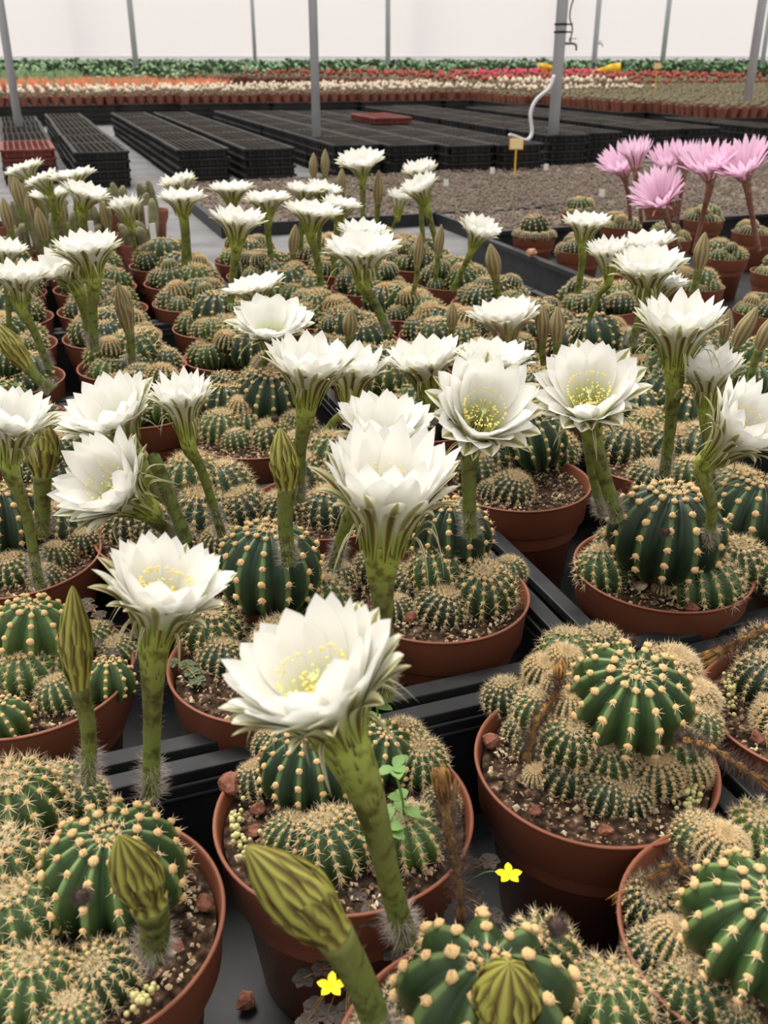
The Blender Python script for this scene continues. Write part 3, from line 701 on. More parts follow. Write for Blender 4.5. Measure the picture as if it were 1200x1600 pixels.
F_ = [((-60, 168), 1.25, [(1.5, 'cream'), (1.5, 'orange'), (1.5, 'green')], 'black stand of cream, orange and green potted plants at the far left', 'the far left stand'),
 ((150, 164), .86, [(1.2, 'cream'), (1.9, 'orange'), (1.2, 'brown')], 'black stand with cream plants in front and orange ones behind, left of the thin post', 'the stand left of the thin post'),
 ((283, 163), .80, [(1.5, 'cream'), (1.2, 'orange'), (2.5, None)], 'black stand of cream plants between the thin post and the slim central post', 'the stand before the slim central post'),
 ((428, 161), .80, [(1.7, 'cream'), (3, None), (1.0, 'brown')], 'black stand of cream plants behind the slim central post', 'the stand behind the slim central post'),
 ((566, 159), .80, [(1.9, 'cream'), (2.2, None), (1.6, 'red')], 'black stand of cream plants below the blue sheet', 'the stand below the blue sheet'),
 ((698, 157), .25, [(2.0, 'cream'), (3.8, 'red')], 'black stand of cream and reddish plants left of the hose', 'the stand left of the hose'),
 ((812, 164), .21, [(.8, 'brown'), (2.0, 'cream'), (4.0, 'red')], 'black stand of small brown pots just behind the post with the hose', 'the stand behind the hose post'),
 ((974, 176), .21, [(1.5, 'brown'), (2.0, 'cream'), (4.8, 'red')], 'black stand of small brown pots left of the thick right post', 'the stand left of the thick right post'),
 ((1125, 186), 1.4, [(2.6, 'brown'), (1.3, 'cream'), (5.0, 'red')], 'black stand of small brown pots at the right edge', 'the stand at the right edge'),
 ((1262, 170), 2.6, [(3.0, 'brown'), (3.0, 'red'), (1.4, 'pink')], 'black stand of red and brown plants in the far right corner', 'the far right corner stand')]
for c, du, zs, lb, dl in F_: field('f', c, du, zone_len(zs), zs, .16, lb, dist_label=dl)
def vis(p):
    q = p-Vector((0, 0, CAMH)); z = q.y*_c-q.z*_s
    return abs(FPX*q.x/z) < 640 and z > 0
cand = []; rest = {}
for fi, (u0, v0, du, dv, zones, zt, pitch, rnd, dl) in enumerate(fields):
    v = v0+pitch*.5; acc = v0; zi = 0
    while v < v0+dv:
        zl = v0; kind = None
        for L, k in zones:
            if v < zl+L: kind = k; break
            zl += L
        far = v-v0 > 3.2; pc = pitch*(1.35 if far else 1)
        if kind:
            nn = int(du/pc)
            for i in range(nn):
                p = UV(u0+du*(i+.5)/nn+rnd.uniform(-.01, .01), v+rnd.uniform(-.012, .012), zt)
                if not vis(p): continue
                k = kind
                if rnd.random() < .12: k = {'cream': 'brown', 'orange': 'green', 'red': 'brown', 'brown': 'brown', 'green': 'green', 'pink': 'red'}[kind]
                cand.append((depth(p), p, k, fi, pc/.085*rnd.uniform(.9, 1.1), dl))
        v += pc
cand.sort(key=lambda c: c[0])
DK = {'cream': 'cream-topped succulent in a small brown pot', 'brown': 'greyish green succulent in a small brown pot', 'orange': 'orange succulent in a small brown pot', 'green': 'green succulent in a small brown pot', 'red': 'red-tipped succulent in a small brown pot', 'pink': 'pink-flowered plant in a small brown pot'}
for d, p, k, fi, s, dl in cand[:300]:
    o = link('potted_succulent', SPM[k][fi % 2], p); o.scale = (s, s, s); o.rotation_euler[2] = RB.uniform(0, 6); tag(o, DK[k].replace('in a small brown pot', 'in a brown pot')+' on '+dl, 'plant', k+' succulents on '+dl)
SM = {}
for d, p, k, fi, s, dl in cand[300:]:
    SM.setdefault((fi, k), (MB(), dl, p))
    small_plant(SM[fi, k][0], p, s, k, RB, True)
for (fi, k), (mb, dl, p) in SM.items():
    o = build(mb, 'potted_succulents', ['small_pot', *KIND[k]], p); tag(o, 'rows of distant '+DK[k].replace('a small brown pot', 'small brown pots').replace('succulent ', 'succulents ').replace('plant ', 'plants ')+' on '+dl, 'plants', None, 'stuff')

# dense green crop in front of the film wall
def crop(x0, x1, y0, y1, h, mt, label, step, seed, lf=.16):
    rnd = random.Random(seed); mb = MB(); y = y0
    while y < y1:
        x = x0
        while x < x1:
            p = Vector((x+rnd.uniform(-.1, .1), y+rnd.uniform(-.1, .1), 0)); hh = h*rnd.uniform(.72, 1.0)
            for _ in range(11):
                a = rnd.uniform(0, 6.28); zb_ = hh*rnd.uniform(.25, .8); q = p+Vector((.06*cos(a), .06*sin(a), zb_)); e = q+Vector((cos(a)*lf*.7, sin(a)*lf*.7, min(lf*rnd.uniform(.2, 1), hh-zb_)))
                mid_ = (q+e)/2+Vector((0, 0, .02)); sd = Vector((-sin(a), cos(a), 0))*lf*.28
                mb.add([q, mid_+sd, e, mid_-sd, mid_-Vector((0, 0, .012))], [(0, 1, 2, 3), (0, 3, 4), (3, 2, 4), (2, 1, 4), (1, 0, 4)])
            x += step
        y += step
    o = build(mb, 'leafy_crop', mt, Vector((0, y0, 0))); tag(o, label, 'plants', None, 'stuff'); return o
crop(-13.5, 1.4, 15.9, 25.3, .42, 'crop_green', 'dense dark green leafy crop at the back left, below the white film wall', .31, 5)
crop(1.5, 13.5, 19.3, 25.3, .42, 'crop_green', 'dense dark green leafy crop at the back right, below the white film wall', .29, 15)
crop(-3.75, -2.35, 13.4, 15.7, .34, 'crop_pale', 'pale green leafy plants around the thin post at the left', .2, 6, .13)
crop(-6.9, -4.4, 14.0, 15.7, .34, 'crop_pale', 'pale green leafy plants behind the orange ones at the far left', .2, 7, .13)
crop(.3, 1.4, 15.0, 15.8, .34, 'crop_pale', 'pale green leafy plants just right of the blue sheet', .2, 8, .13)
# ------------------------------------------------------------------ black trays that hold the pots
def tray(u0, v0, du, dv, h, label):
    mb = MB(); r = .022
    c = UV(u0+du/2, v0+dv/2)
    def bar(ua, va, ub, vb, z0, z1, wdt):
        a = UV((ua+ub)/2, (va+vb)/2, (z0+z1)/2); L = abs(ub-ua)+abs(vb-va)
        if abs(ub-ua) > abs(vb-va): box(mb, a, (L+wdt, wdt, z1-z0), ROT)
        else: box(mb, a, (wdt, L+wdt-.0004, z1-z0-.0003), ROT)
    u1, v1 = u0+du, v0+dv
    for (a, b, c_, d) in ((u0, v0, u1, v0), (u0, v1, u1, v1), (u0, v0, u0, v1), (u1, v0, u1, v1)):
        bar(a, b, c_, d, h-.010, h, .017)
    i = .010
    for (a, b, c_, d) in ((u0+i, v0+i, u1-i, v0+i), (u0+i, v1-i, u1-i, v1-i), (u0+i, v0+i, u0+i, v1-i), (u1-i, v0+i, u1-i, v1-i)):
        bar(a, b, c_, d, .0, h-.009, .004); bar(a, b, c_, d, h-.022, h-.0185, .007)
    box(mb, UV(u0+du/2, v0+dv/2, .003), (du-.02, dv-.02, .005), ROT)
    p = UV(u0+du/2, v0+dv/2); t = build(mb, 'plant_tray', 'black_plastic', p, None, False)
    bv = t.modifiers.new('b', 'BEVEL'); bv.width = .0018; bv.segments = 2
    return tag(t, label, 'tray')
TH = .12
TL = [(-.615, -.507, .60, .42, 'black tray in front, holding the three nearest rows of pots left of the corner joint'),
 (.012, -.507, .60, .42, 'black tray at the right front, under the pots at the right edge'),
 (-.615, -.060, .60, .42, 'black tray behind the biggest white flower, with the two closed divider rims'),
 (.012, -.060, .60, .42, 'black tray under the two big dark globe cacti at the right'),
 (-.615, .385, .60, .40, 'black tray in the middle left under the clumps behind the twin white flowers'),
 (.012, .385, .60, .40, 'black tray in the middle right, behind the two tall right-hand flowers'),
 (-.615, .81, .60, .40, 'black tray further back on the left'), (.012, .81, .60, .40, 'black tray further back right of the centre'),
 (-.615, 1.235, .60, .40, 'rearmost black tray on the left'), (.012, 1.235, .60, .40, 'rearmost black tray right of the centre'),
 (-1.24, .385, .60, .40, 'black tray at the left edge beside the leaning bud'), (-1.24, .81, .60, .40, 'black tray at the left edge, further back')]
for a in TL: tray(*a[:4], TH, a[4])

# ------------------------------------------------------------------ the pots of cacti
def rimpos(x, y): p = at_z(x, y, RIMZ); return Vector((p.x, p.y, 0))
def place(root, x, y, rpx, kind, k=.55, dz=0, zs=.92, lod=0, tilt=.25, name='cactus_globe', lean=0):
    r = .03
    for _ in range(8):
        z = SOILZ + k*r*zs + dz; p = at_z(x, y, z); r = rpx*depth(p)/FPX
    return cactus(root, p, r, kind, lod, zs, tilt, name, lean)
RP = {}
def pot(key, x, y, label, bodies, lod=0, group=None, near=True):
    t = potted(rimpos(x, y), label, near, group=group); RP[key] = t
    for b in bodies:
        x_, y_, r_, kd = b[:4]; kw = b[4] if len(b) > 4 else {}
        place(t, x_, y_, r_, kd, lod=lod, **kw)
    return t
H = lambda k=.55, dz=0, **q: dict(k=k, dz=dz, **q)
pot('A', 118, 1440, 'terracotta pot at the front left with ribbed globe, short bud and open white flower', [
    (178, 1362, 114, 'big12', H(.7, tilt=.03, zs=.88, lean=.10)), (20, 1262, 78, 'off13', H(.9)), (95, 1240, 50, 'off16', H(.6)), (0, 1360, 72, 'off13', H(.9)), (38, 1440, 70, 'off13', H(.6)),
    (52, 1545, 68, 'off13', H(.6)), (158, 1530, 58, 'off16', H(.5)), (125, 1250, 45, 'off16', H(.5)), (-30, 1500, 60, 'off13'), (110, 1600, 50, 'off16')])
pot('B', 537, 1268, 'terracotta pot in the front centre with lava stones, yellow pellets and soft green weed sprigs', [
    (482, 1200, 78, 'big14', H(.85, tilt=.1)), (596, 1178, 58, 'big10', H(.9)), (655, 1192, 44, 'off16', H(.8)), (628, 1160, 40, 'off16', H(.8)), (455, 1310, 42, 'off16', H(.4)), (520, 1322, 62, 'off16', H(.45)),
    (640, 1310, 55, 'off13', H(.5)), (400, 1222, 34, 'off18', H(.5)), (572, 1290, 40, 'off16', H(.5)), (690, 1255, 30, 'off18', H(.5)), (425, 1165, 30, 'off18', H(.5))])
pot('C', 930, 1185, 'terracotta pot with a star-ribbed green globe ringed by many small tan-spined offsets', [
    (984, 1092, 99, 'big12', H(.6, .036, tilt=.03, zs=.80, lean=.30)), (885, 1022, 44, 'off13', H(.9, .02)), (938, 1010, 36, 'off16', H(.8, .02)), (846, 1050, 28, 'tan', H(.9, .035)), (880, 1036, 30, 'tan', H(.9, .04)), (838, 1078, 26, 'tan', H(.9, .02)),
    (873, 1072, 26, 'tan', H(.9, .04)), (886, 1108, 28, 'tan', H(.9, .04)), (842, 1112, 40, 'off16', H(.7, .02)), (790, 1092, 36, 'off18', H(.7)), (888, 1160, 44, 'off16', H(.8, .02)), (952, 1188, 40, 'off16', H(.7, .012)),
    (1026, 1212, 42, 'tan', H(.5)), (888, 1212, 44, 'off18', H(.5)), (945, 1245, 38, 'off18', H(.4)), (1062, 1172, 40, 'off16', H(.7, .008)), (1050, 1050, 42, 'tan', H(.8, .02)), (1088, 1095, 34, 'tan', H(.7, .018)), (1092, 1135, 36, 'off16', H(.7, .01)),
    (1078, 1205, 34, 'tan', H(.6)), (985, 1250, 34, 'off18', H(.4)), (840, 1170, 36, 'off18', H(.5)), (815, 1145, 28, 'off18'), (840, 1215, 22, 'tan', H(.4)), (1015, 1150, 40, 'off16', H(.6, .02))])
pot('D', 1204, 1458, 'pot at the lower right corner with a star-ribbed globe and dark hairy flower remains', [
    (1190, 1450, 124, 'big12', H(.6, .03, tilt=.04, zs=.80, lean=.15)), (1092, 1312, 44, 'off16', H(.8)), (1128, 1326, 40, 'tan', H(.8, .012)), (1190, 1300, 50, 'off13', H(.9)), (1022, 1415, 48, 'off18', H(.6)), (1050, 1472, 38, 'tan', H(.6, .01)), (1020, 1490, 42, 'off18', H(.5)),
    (1085, 1555, 58, 'off16', H(.5)), (1052, 1405, 24, 'tan', H(.8, .01)), (1050, 1545, 35, 'off18'), (1140, 1590, 40, 'off16')])
pot('E', 785, 1688, 'terracotta pot at the bottom edge with a broad-ribbed globe, woolly tuft and large leaning bud', [
    (758, 1568, 146, 'big10', H(.65, .018, tilt=.03, zs=.80)), (845, 1490, 60, 'off13', H(.8, .01)), (945, 1570, 72, 'off13', H(.7)), (688, 1500, 46, 'off16', H(.7)), (640, 1560, 40, 'off18', H(.6)), (590, 1630, 50, 'off16')])
pot('F', 40, 1050, 'terracotta pot at the left edge with a bright green ribbed globe and dark clover', [
    (52, 985, 62, 'light', H(.8, .014)), (42, 1052, 46, 'off13', H(.55)), (0, 1020, 36, 'off16', H(.7)), (95, 1035, 38, 'off13', H(.55)), (92, 1088, 36, 'off16', H(.5)), (168, 1065, 44, 'light', H(.5)), (5, 1130, 46, 'light', H(.5)), (185, 1020, 28, 'off16'), (150, 1000, 30, 'off16')])
pot('G', 425, 1030, 'terracotta pot half hidden behind the largest white flower, with a tall dark globe', [
    (420, 888, 84, 'big14', H(1.0, .012, tilt=.05)), (332, 985, 48, 'off16', H(.7)), (345, 1030, 36, 'off18', H(.4)), (500, 940, 46, 'off16', H(.6)), (525, 905, 32, 'off18', H(.8)), (440, 1010, 50, 'off16', H(.5)), (505, 1010, 42, 'off16')])
pot('H', 683, 925, 'terracotta pot in the centre with densely dotted dark globes and one taller ribbed globe behind', [
    (703, 838, 68, 'big14', H(.9, .018, tilt=.05)), (683, 893, 46, 'off16', H(.7, .012)), (754, 925, 52, 'off16', H(.55)), (690, 952, 40, 'off18', H(.4)), (640, 915, 36, 'off18', H(.5)), (588, 890, 36, 'off18', H(.6)), (795, 895, 28, 'off16', H(.6)), (620, 955, 28, 'off18', H(.4))])
pot('I', 1035, 885, 'terracotta pot at the right with a big dark globe carrying three white flowers', [
    (1042, 835, 92, 'big14', H(.85, .012, tilt=.05)), (945, 892, 44, 'off16', H(.5)), (1103, 918, 54, 'off16', H(.45)), (1152, 882, 46, 'off16', H(.6)), (1035, 922, 16, 'tan', H(.4)), (960, 850, 30, 'off18')])
pot('J', 808, 750, 'tall-standing terracotta pot right of the centre with a lumpy dark cactus and bare soil', [
    (835, 690, 52, 'big14', H(.8, .016)), (775, 715, 42, 'off18', H(.7)), (800, 768, 34, 'off18', H(.4)), (870, 705, 34, 'off16', H(.7)), (745, 740, 34, 'off18', H(.5)), (768, 770, 22, 'off18', H(.4)), (800, 700, 34, 'off18')])
pot('K', 20, 868, 'terracotta pot at the left edge below the tall side-lit white flower', [
    (0, 815, 70, 'big14', H(.9)), (100, 825, 44, 'off18', H(.6)), (88, 872, 28, 'off16', H(.4)), (20, 895, 34, 'off16', H(.4)), (70, 790, 36, 'off18', H(.7)), (70, 905, 26, 'off18', H(.3)), (130, 850, 26, 'off18')])
pot('L', 278, 829, 'terracotta pot of crowded cactus clumps behind the lower left flower', [
    (300, 752, 48, 'off16', H(.7, .018)), (350, 762, 44, 'off18', H(.7, .01)), (200, 825, 38, 'off18', H(.5)), (312, 808, 50, 'off18', H(.5)), (378, 800, 42, 'off18', H(.5)), (252, 775, 44, 'off16', H(.7, .008)), (245, 825, 38, 'off18'), (275, 850, 34, 'off18', H(.4)), (345, 850, 32, 'off18', H(.4))])
pot('M', 508, 788, 'terracotta pot of small dark clumps behind the tall bud in the centre', [
    (522, 715, 44, 'off16', H(.8, .01)), (545, 762, 46, 'off18', H(.6)), (515, 800, 44, 'off18', H(.4)), (480, 745, 40, 'off18', H(.7)), (470, 700, 30, 'off16', H(.8)), (570, 735, 30, 'tan', H(.7)), (440, 800, 36, 'off18')])
pot('N', 400, 678, 'terracotta pot with a low rounded cluster left of the tall central flower', [
    (348, 632, 36, 'big14', H(.7, .01)), (420, 625, 54, 'big14', H(.8)), (346, 672, 34, 'off16', H(.5)), (376, 640, 22, 'tan', H(.7, .018)), (385, 665, 26, 'off16', H(.6)), (370, 692, 24, 'off16', H(.4)), (425, 685, 32, 'off16', H(.4)), (465, 670, 30, 'off18')])
pot('O', 1025, 715, 'terracotta pot at the right filled with a mound of small dotted globes', [
    (990, 640, 42, 'big14', H(.8, .012)), (1065, 645, 46, 'big14', H(.8, .01)), (1000, 628, 22, 'tan', H(.9, .032)), (1012, 668, 32, 'off16', H(.7, .014)), (975, 700, 40, 'off18', H(.5)), (1045, 702, 42, 'off18', H(.5)), (1090, 700, 42, 'off18', H(.6)), (960, 665, 30, 'off18', H(.7)), (1075, 745, 34, 'off16', H(.4)), (1015, 750, 34, 'off18', H(.4))])
pot('P', 1292, 856, 'pot at the right edge with a dark globe behind the flower stalks', [
    (1182, 808, 76, 'big14', H(.85)), (1150, 765, 40, 'off16', H(.9)), (1215, 900, 40, 'off16')])
pot('Q', 1275, 1105, 'terracotta pot at the right edge with a hairy dried stalk lying over it', [
    (1200, 1020, 46, 'off18', H(.7)), (1195, 1068, 50, 'off18', H(.5)), (1230, 1130, 50, 'tan', H(.5)), (1290, 1040, 80, 'big14', H(.8))])

# ------------------------------------------------------------------ pots in the back rows
ORD = ['', 'first', 'second', 'third', 'fourth', 'fifth', 'sixth', 'seventh', 'eighth']
def clump(root, c, lod, rnd, R=.076, soil=SOILZ, big=None, dense=7):
    kinds = ['off16', 'off18', 'off13', 'big14', 'off18', 'off16', 'big12']
    big = rnd.choice(['big14', 'off16', 'big14', 'big12']) if big is None else big
    k0 = R/.076; rb = rnd.uniform(.036, .050)*k0
    cactus(root, c+Vector((rnd.uniform(-.016, .016), rnd.uniform(-.012, .016), soil+rb*.7)), rb, big, lod)
    n = dense+rnd.choice([-1, 0, 1])
    for k in range(n):
        a = 2*pi*k/n+rnd.uniform(-.3, .3); r = rnd.uniform(.021, .037)*k0; d = (R-r*.8)*rnd.uniform(.8, 1)
        cactus(root, c+Vector((d*cos(a), d*sin(a), soil+r*rnd.uniform(.35, .8))), r, rnd.choice(kinds), lod)
    for k in range(3):
        a = rnd.uniform(0, 6.28); r = rnd.uniform(.016, .025)*k0; cactus(root, c+Vector((.036*cos(a)*k0, .036*sin(a)*k0, soil+rb+r*rnd.uniform(-.1, .3))), r, rnd.choice(['off16', 'tan', 'off18']), lod)
def topx(p):
    q = p+Vector((0, 0, RIMZ-CAMH)); z = q.y*_c-q.z*_s; return 600+FPX*q.x/z, 800-FPX*(q.y*_s+q.z*_c)/z
rows_ = [(.47, [-.40, .05, .23, .42, .60]), (.66, [-.48, -.30, -.13, .07, .25, .43, .61]), (.86, [-.48, -.30, -.12, .07, .25, .43]), (1.05, [-.66, -.48, -.30, -.12, .07, .25, .43]),
         (1.25, [-.48, -.30, -.12, .07, .25, .43]), (1.45, [-.48, -.30, -.12, .07, .25, .43]), (1.64, [-.48, -.30, -.12, .07, .25, .43])]
BACK = {}
rb_ = random.Random(21)
rows_.append((.96, [.605]))
for ri, (v, us) in enumerate(rows_):
    for ci, u in enumerate(us):
        p = UV(u+rb_.uniform(-.008, .008), v+rb_.uniform(-.008, .008)); x, y = topx(p)
        if x < -70 or x > 1290: continue
        nb = len(rows_)-1-ri
        lb = 'pot of small globes at the end of the rows, nearest the raised right tray' if nb == 0 else 'pot of clustered globe cacti, %s from left in the %s' % (ORD[ci+1], 'gap between the rear rows and the raised right tray' if nb == 0 else 'rearmost row' if nb == 1 else '%s row counted from the rear' % ORD[nb])
        t = potted(p, lb, False); clump(t, Vector((p.x, p.y, 0)), 1, rb_); BACK[ri, ci] = t
def nearest(px, py, Y):
    p = at_y(px, py, Y); return min(list(BACK.values())+[RP[k] for k in 'JKLMNO'], key=lambda t: (WP[t.name].x-p.x)**2+(WP[t.name].y-p.y)**2)

# black tray on the right with smaller pots and pink flowers
mb = MB(); u0, v0, du, dv = .835, .86, 1.1, 1.16
for k in range(2):
    for a, L, vert in ((UV(u0+du/2, v0), du, 0), (UV(u0+du/2, v0+dv), du, 0), (UV(u0, v0+dv/2), dv, 1), (UV(u0+du, v0+dv/2), dv, 1)):
        box(mb, a+Vector((0, 0, .05 if k else .098)), ((.022 if k == 0 else .008) if vert else L+.02, L if vert else (.022 if k == 0 else .008), .012 if k == 0 else .094), ROT)
box(mb, UV(u0+du/2, v0+dv/2, .012), (du-.01, dv-.01, .02), ROT)
tag(build(mb, 'plant_tray', 'black_plastic', UV(u0+du/2, v0+dv/2), None, False), 'raised black tray at the right holding the pots below the pink flowers', 'tray')
pk = [(835, 366, 'small pot at the tray corner, ribbed green globe ringed by a row of little ones', 'ring'), (905, 390, 'small pot second along the front of the right tray, beside the ringed globe', 0), (985, 420, 'small pot third along the front of the right tray, behind the white flower group', 0),
      (1088, 446, 'small pot with several upright green domes just right of the closed bud', 0), (1195, 486, 'small pot at the right edge with a fallen pink petal on it', 0),
      (905, 330, 'small pot of green globes behind the lone small white flower on the right tray', 0), (970, 352, 'small pot at the foot of the leftmost pink flowers', 0), (1045, 372, 'small pot below the lowest pink flower', 0), (1130, 400, 'small pot with fine clustered globes at the foot of the right pink flower', 0), (1215, 424, 'small pot at the right edge behind the rightmost pink stalk', 0),
      (1035, 318, 'rear small pot of green globes behind the pink stalks', 0), (1100, 342, 'rear small pot of tiny heaped globes left of the rightmost pink stalk', 0), (1178, 362, 'rear small pot at the right edge beside the rightmost pink stalk', 0)]
PK = []
rk = random.Random(5)
for x, y, lb, kd in pk:
    p = at_z(x, y, .127); t = potted((p.x, p.y), lb, False, True, .0222); PK.append(t); c = Vector((p.x, p.y, 0)); s = .112
    if kd == 'ring':
        cactus(t, c+Vector((0, .012, s+.032)), .040, 'big14', 1)
        for k in range(11): a = 2*pi*k/11; cactus(t, c+Vector((.046*cos(a), .046*sin(a), s+.012)), .017, 'off18', 1)
    else: clump(t, c, 1, rk, .058, s, None, 8)

# ------------------------------------------------------------------ slender cacti in small pots at the far left
mat('column_skin', (.16, .16, .08), .7, .2, noisy(40, [(.3, (.10, .10, .05)), (.7, (.27, .25, .14))]))
rc = random.Random(9); nC = 0
cols = [(8, 352), (52, 342), (98, 350), (140, 352), (30, 378), (80, 372), (128, 378), (172, 372), (222, 382), (10, 402), (60, 400), (182, 335), (215, 352), (235, 330)]
for i, (x, y) in enumerate(cols):
    p = at_z(x, y, .1); p.z = 0
    t = thing('slender_cactus', p, 'pot of slender brown-green cactus stems among the tagged pots at the far left', 'cactus', 'slender cacti at the far left')
    o = link('pot', POTSMALL, p, t)
    for k in range(5):
        a = rc.uniform(0, 6.28); b = p+Vector((.028*cos(a), .028*sin(a), .095)); h = rc.uniform(.05, .13); e = b+Vector((rc.uniform(-.03, .03), rc.uniform(-.03, .03), h)); c = catmull([b, b.lerp(e, .5)+Vector((rc.uniform(-.006, .006), 0, 0)), e], 5); n = len(c)
        mb = MB(); sweep(mb, c, [.013*(1.05 if q < n-3 else (.95, .75, .35)[q-n+3]) for q in range(n)], 14, mod=lambda a, t: 1+.12*cos(a*7))
        build(mb, 'stem', 'column_skin', b, t)
    if i % 2 == 0:
        mb = MB(); q = p+Vector((.045, -.045, .10)); box(mb, q+Vector((0, 0, .03)), (.016, .003, .07), .3); build(mb, 'name_tag', 'tag_white', q, t, False)

# ------------------------------------------------------------------ flowers near the viewer
A, B_, C_, D_, E_, F2, G, Hh, I, J, K, L_, M_, N_, O_, P_, Q = [RP[k] for k in 'ABCDEFGHIJKLMNOPQ']
flower(E_, (474, 1018), (522, 1125), (634, 1466), 305, .372, .36, face=.04, mids=[(612, 1390), (580, 1260)], stam=True, rs=1.12, openk=1.15)
flower(A, (263, 888), (248, 978), (236, 1246), 212, .47, .47, face=0, stam=True, rs=1.1, mids=[(238, 1120)])
flower(B_, (612, 712), (600, 842), (600, 1090), 226, .565, .565, face=.05, rs=1.15, mids=[(598, 960)], stam=True)
flower(Hh, (757, 608), (745, 672), (735, 838), 178, .765, .755, face=.75, stam=True)
flower(I, (912, 582), (922, 645), (965, 812), 176, .79, .78, face=.55, mids=[(940, 730)], stam=True)
flower(I, (893, 600), (912, 655), (942, 806), 120, .83, .825, face=.3, mids=[(925, 735)])
flower(I, (1172, 628), (1122, 708), (1106, 852), 140, .765, .755, face=.45, stam=True, mids=[(1112, 790)])
flower(I, (1108, 558), (1105, 622), (1113, 760), 112, .95, .95)
flower(O_, (1065, 480), (1057, 560), (1038, 742), 146, 1.06, 1.04, mids=[(1048, 660)])
flower(M_, (603, 642), (598, 705), (522, 885), 158, .82, .80, face=.1, mids=[(548, 800)])
flower(M_, (486, 548), (480, 618), (468, 782), 148, .99, .98)
flower(N_, (555, 553), (548, 615), (498, 690), 118, 1.08, 1.05)
flower(N_, (660, 545), (668, 600), (672, 660), 134, 1.12, 1.1)
flower(nearest(790, 560, 1.3), (787, 480), (790, 522), (792, 560), 118, 1.28, 1.27, pal='dull', openk=1.1)
flower(J, (775, 548), (772, 590), (770, 650), 128, 1.05, 1.04)
flower(L_, (165, 620), (192, 682), (292, 845), 160, .93, .97, face=.25, mids=[(240, 715), (265, 780)])
flower(L_, (283, 600), (292, 668), (348, 838), 106, .95, .93, mids=[(315, 735)], openk=.8)
flower(L_, (160, 722), (212, 785), (270, 835), 168, .84, .78, face=.6, stam=True, mids=[(240, 812)])
flower(K, (22, 632), (18, 702), (62, 918), 136, .78, .77, face=.05, openk=.85, mids=[(40, 800)])
# further back
def fl(rim, neck, base, w, Y, face=0, pal='white', openk=1.0, near=False): flower(nearest(base[0], base[1], Y), rim, neck, base, w, Y, Y-.01, face, near=near, pal=pal, openk=openk)
fl((425, 490), (425, 530), (405, 580), 136, 1.27, .3, near=True)
fl((395, 440), (402, 468), (408, 520), 104, 1.42)
fl((566, 376), (568, 425), (606, 520), 120, 1.36, .05, near=True)
fl((568, 352), (566, 385), (572, 470), 86, 1.6)
fl((372, 332), (370, 372), (360, 472), 92, 1.62); fl((284, 300), (286, 330), (288, 412), 78, 1.9); fl((276, 276), (284, 305), (296, 405), 62, 2.05)
fl((360, 288), (362, 312), (372, 392), 74, 2.05); fl((416, 303), (418, 330), (424, 402), 74, 1.95); fl((490, 322), (487, 352), (502, 445), 94, 1.72); fl((534, 312), (530, 340), (520, 430), 66, 1.8)
fl((476, 290), (474, 312), (470, 392), 62, 2.1); fl((508, 288), (502, 312), (498, 395), 60, 2.15); fl((562, 243), (565, 272), (566, 360), 80, 2.1, .2)
fl((652, 282), (662, 312), (690, 410), 68, 2.1, .15); fl((655, 256), (658, 285), (664, 400), 60, 2.25, .1); fl((625, 300), (622, 330), (612, 360), 44, 2.15, openk=.7); fl((752, 348), (742, 378), (706, 455), 70, 1.75, .25)
fl((133, 374), (142, 422), (148, 548), 114, 1.30, near=True); fl((92, 400), (112, 440), (145, 540), 100, 1.36, .3, near=True); fl((28, 418), (32, 462), (76, 575), 94, 1.25, near=True); fl((8, 380), (8, 412), (15, 520), 70, 1.4)
fl((35, 258), (45, 280), (80, 380), 66, 2.0); fl((110, 268), (116, 290), (120, 385), 78, 2.05); fl((80, 297), (86, 322), (92, 395), 72, 1.9); fl((135, 293), (130, 320), (130, 400), 78, 1.9); fl((193, 312), (202, 345), (213, 392), 56, 1.85); fl((62, 275), (75, 298), (90, 385), 60, 2.1)
fl((916, 338), (912, 372), (902, 458), 80, 1.62); fl((950, 380), (950, 422), (920, 500), 72, 1.47); fl((1012, 400), (1010, 452), (985, 540), 120, 1.36, .1, near=True); fl((1012, 370), (1012, 400), (1010, 450), 92, 1.66); fl((1035, 432), (1028, 465), (1005, 560), 86, 1.38)
def fp(rim, neck, base, w, Y, face, i): flower(PK[i], rim, neck, base, w, Y, Y-.01, face, near=False, pal='pink', rs=.9, openk=1.25)
fp((965, 240), (975, 272), (985, 345), 78, 2.25, .35, 6); fp((992, 222), (994, 262), (1002, 348), 56, 2.3, .1, 6); fp((1020, 287), (1034, 318), (1062, 390), 88, 2.12, .6, 7); fp((1044, 234), (1046, 270), (1050, 345), 72, 2.3, .3, 10); fp((1072, 226), (1070, 262), (1058, 350), 54, 2.25, .1, 7)
fp((1102, 238), (1108, 276), (1085, 395), 90, 2.1, .3, 8); fp((1152, 238), (1164, 275), (1186, 392), 104, 2.05, .3, 8)

# ------------------------------------------------------------------ buds
bud(E_, (384, 1322), (520, 1456), (602, 1640), 98, .32, .30, mids=[(566, 1540)], rs=1.12)
bud(A, (186, 1306), (232, 1408), (238, 1488), 78, .40, .37, rs=1.35)
bud(F2, (113, 915), (124, 1072), (138, 1222), 50, .47, .47, rs=1.05, mt='bud_green')
bud(G, (438, 668), (448, 762), (452, 882), 46, .695, .695, rs=1.1)
bud(E_, (796, 1506), (788, 1592), (770, 1660), 104, .31, .29, rs=1.3)
bud(K, (66, 648), (66, 740), (66, 835), 52, .84, .84, rs=1.1)
def bd(tip, foot, base, w, Y, mt='bud_brown', near=False): bud(nearest(base[0], base[1], Y), tip, foot, base, w, Y, Y, near, mt)
bd((184, 440), (202, 518), (206, 572), 26, 1.2, near=True); bd((-12, 500), (42, 572), (82, 610), 34, 1.15, 'bud_green', True)
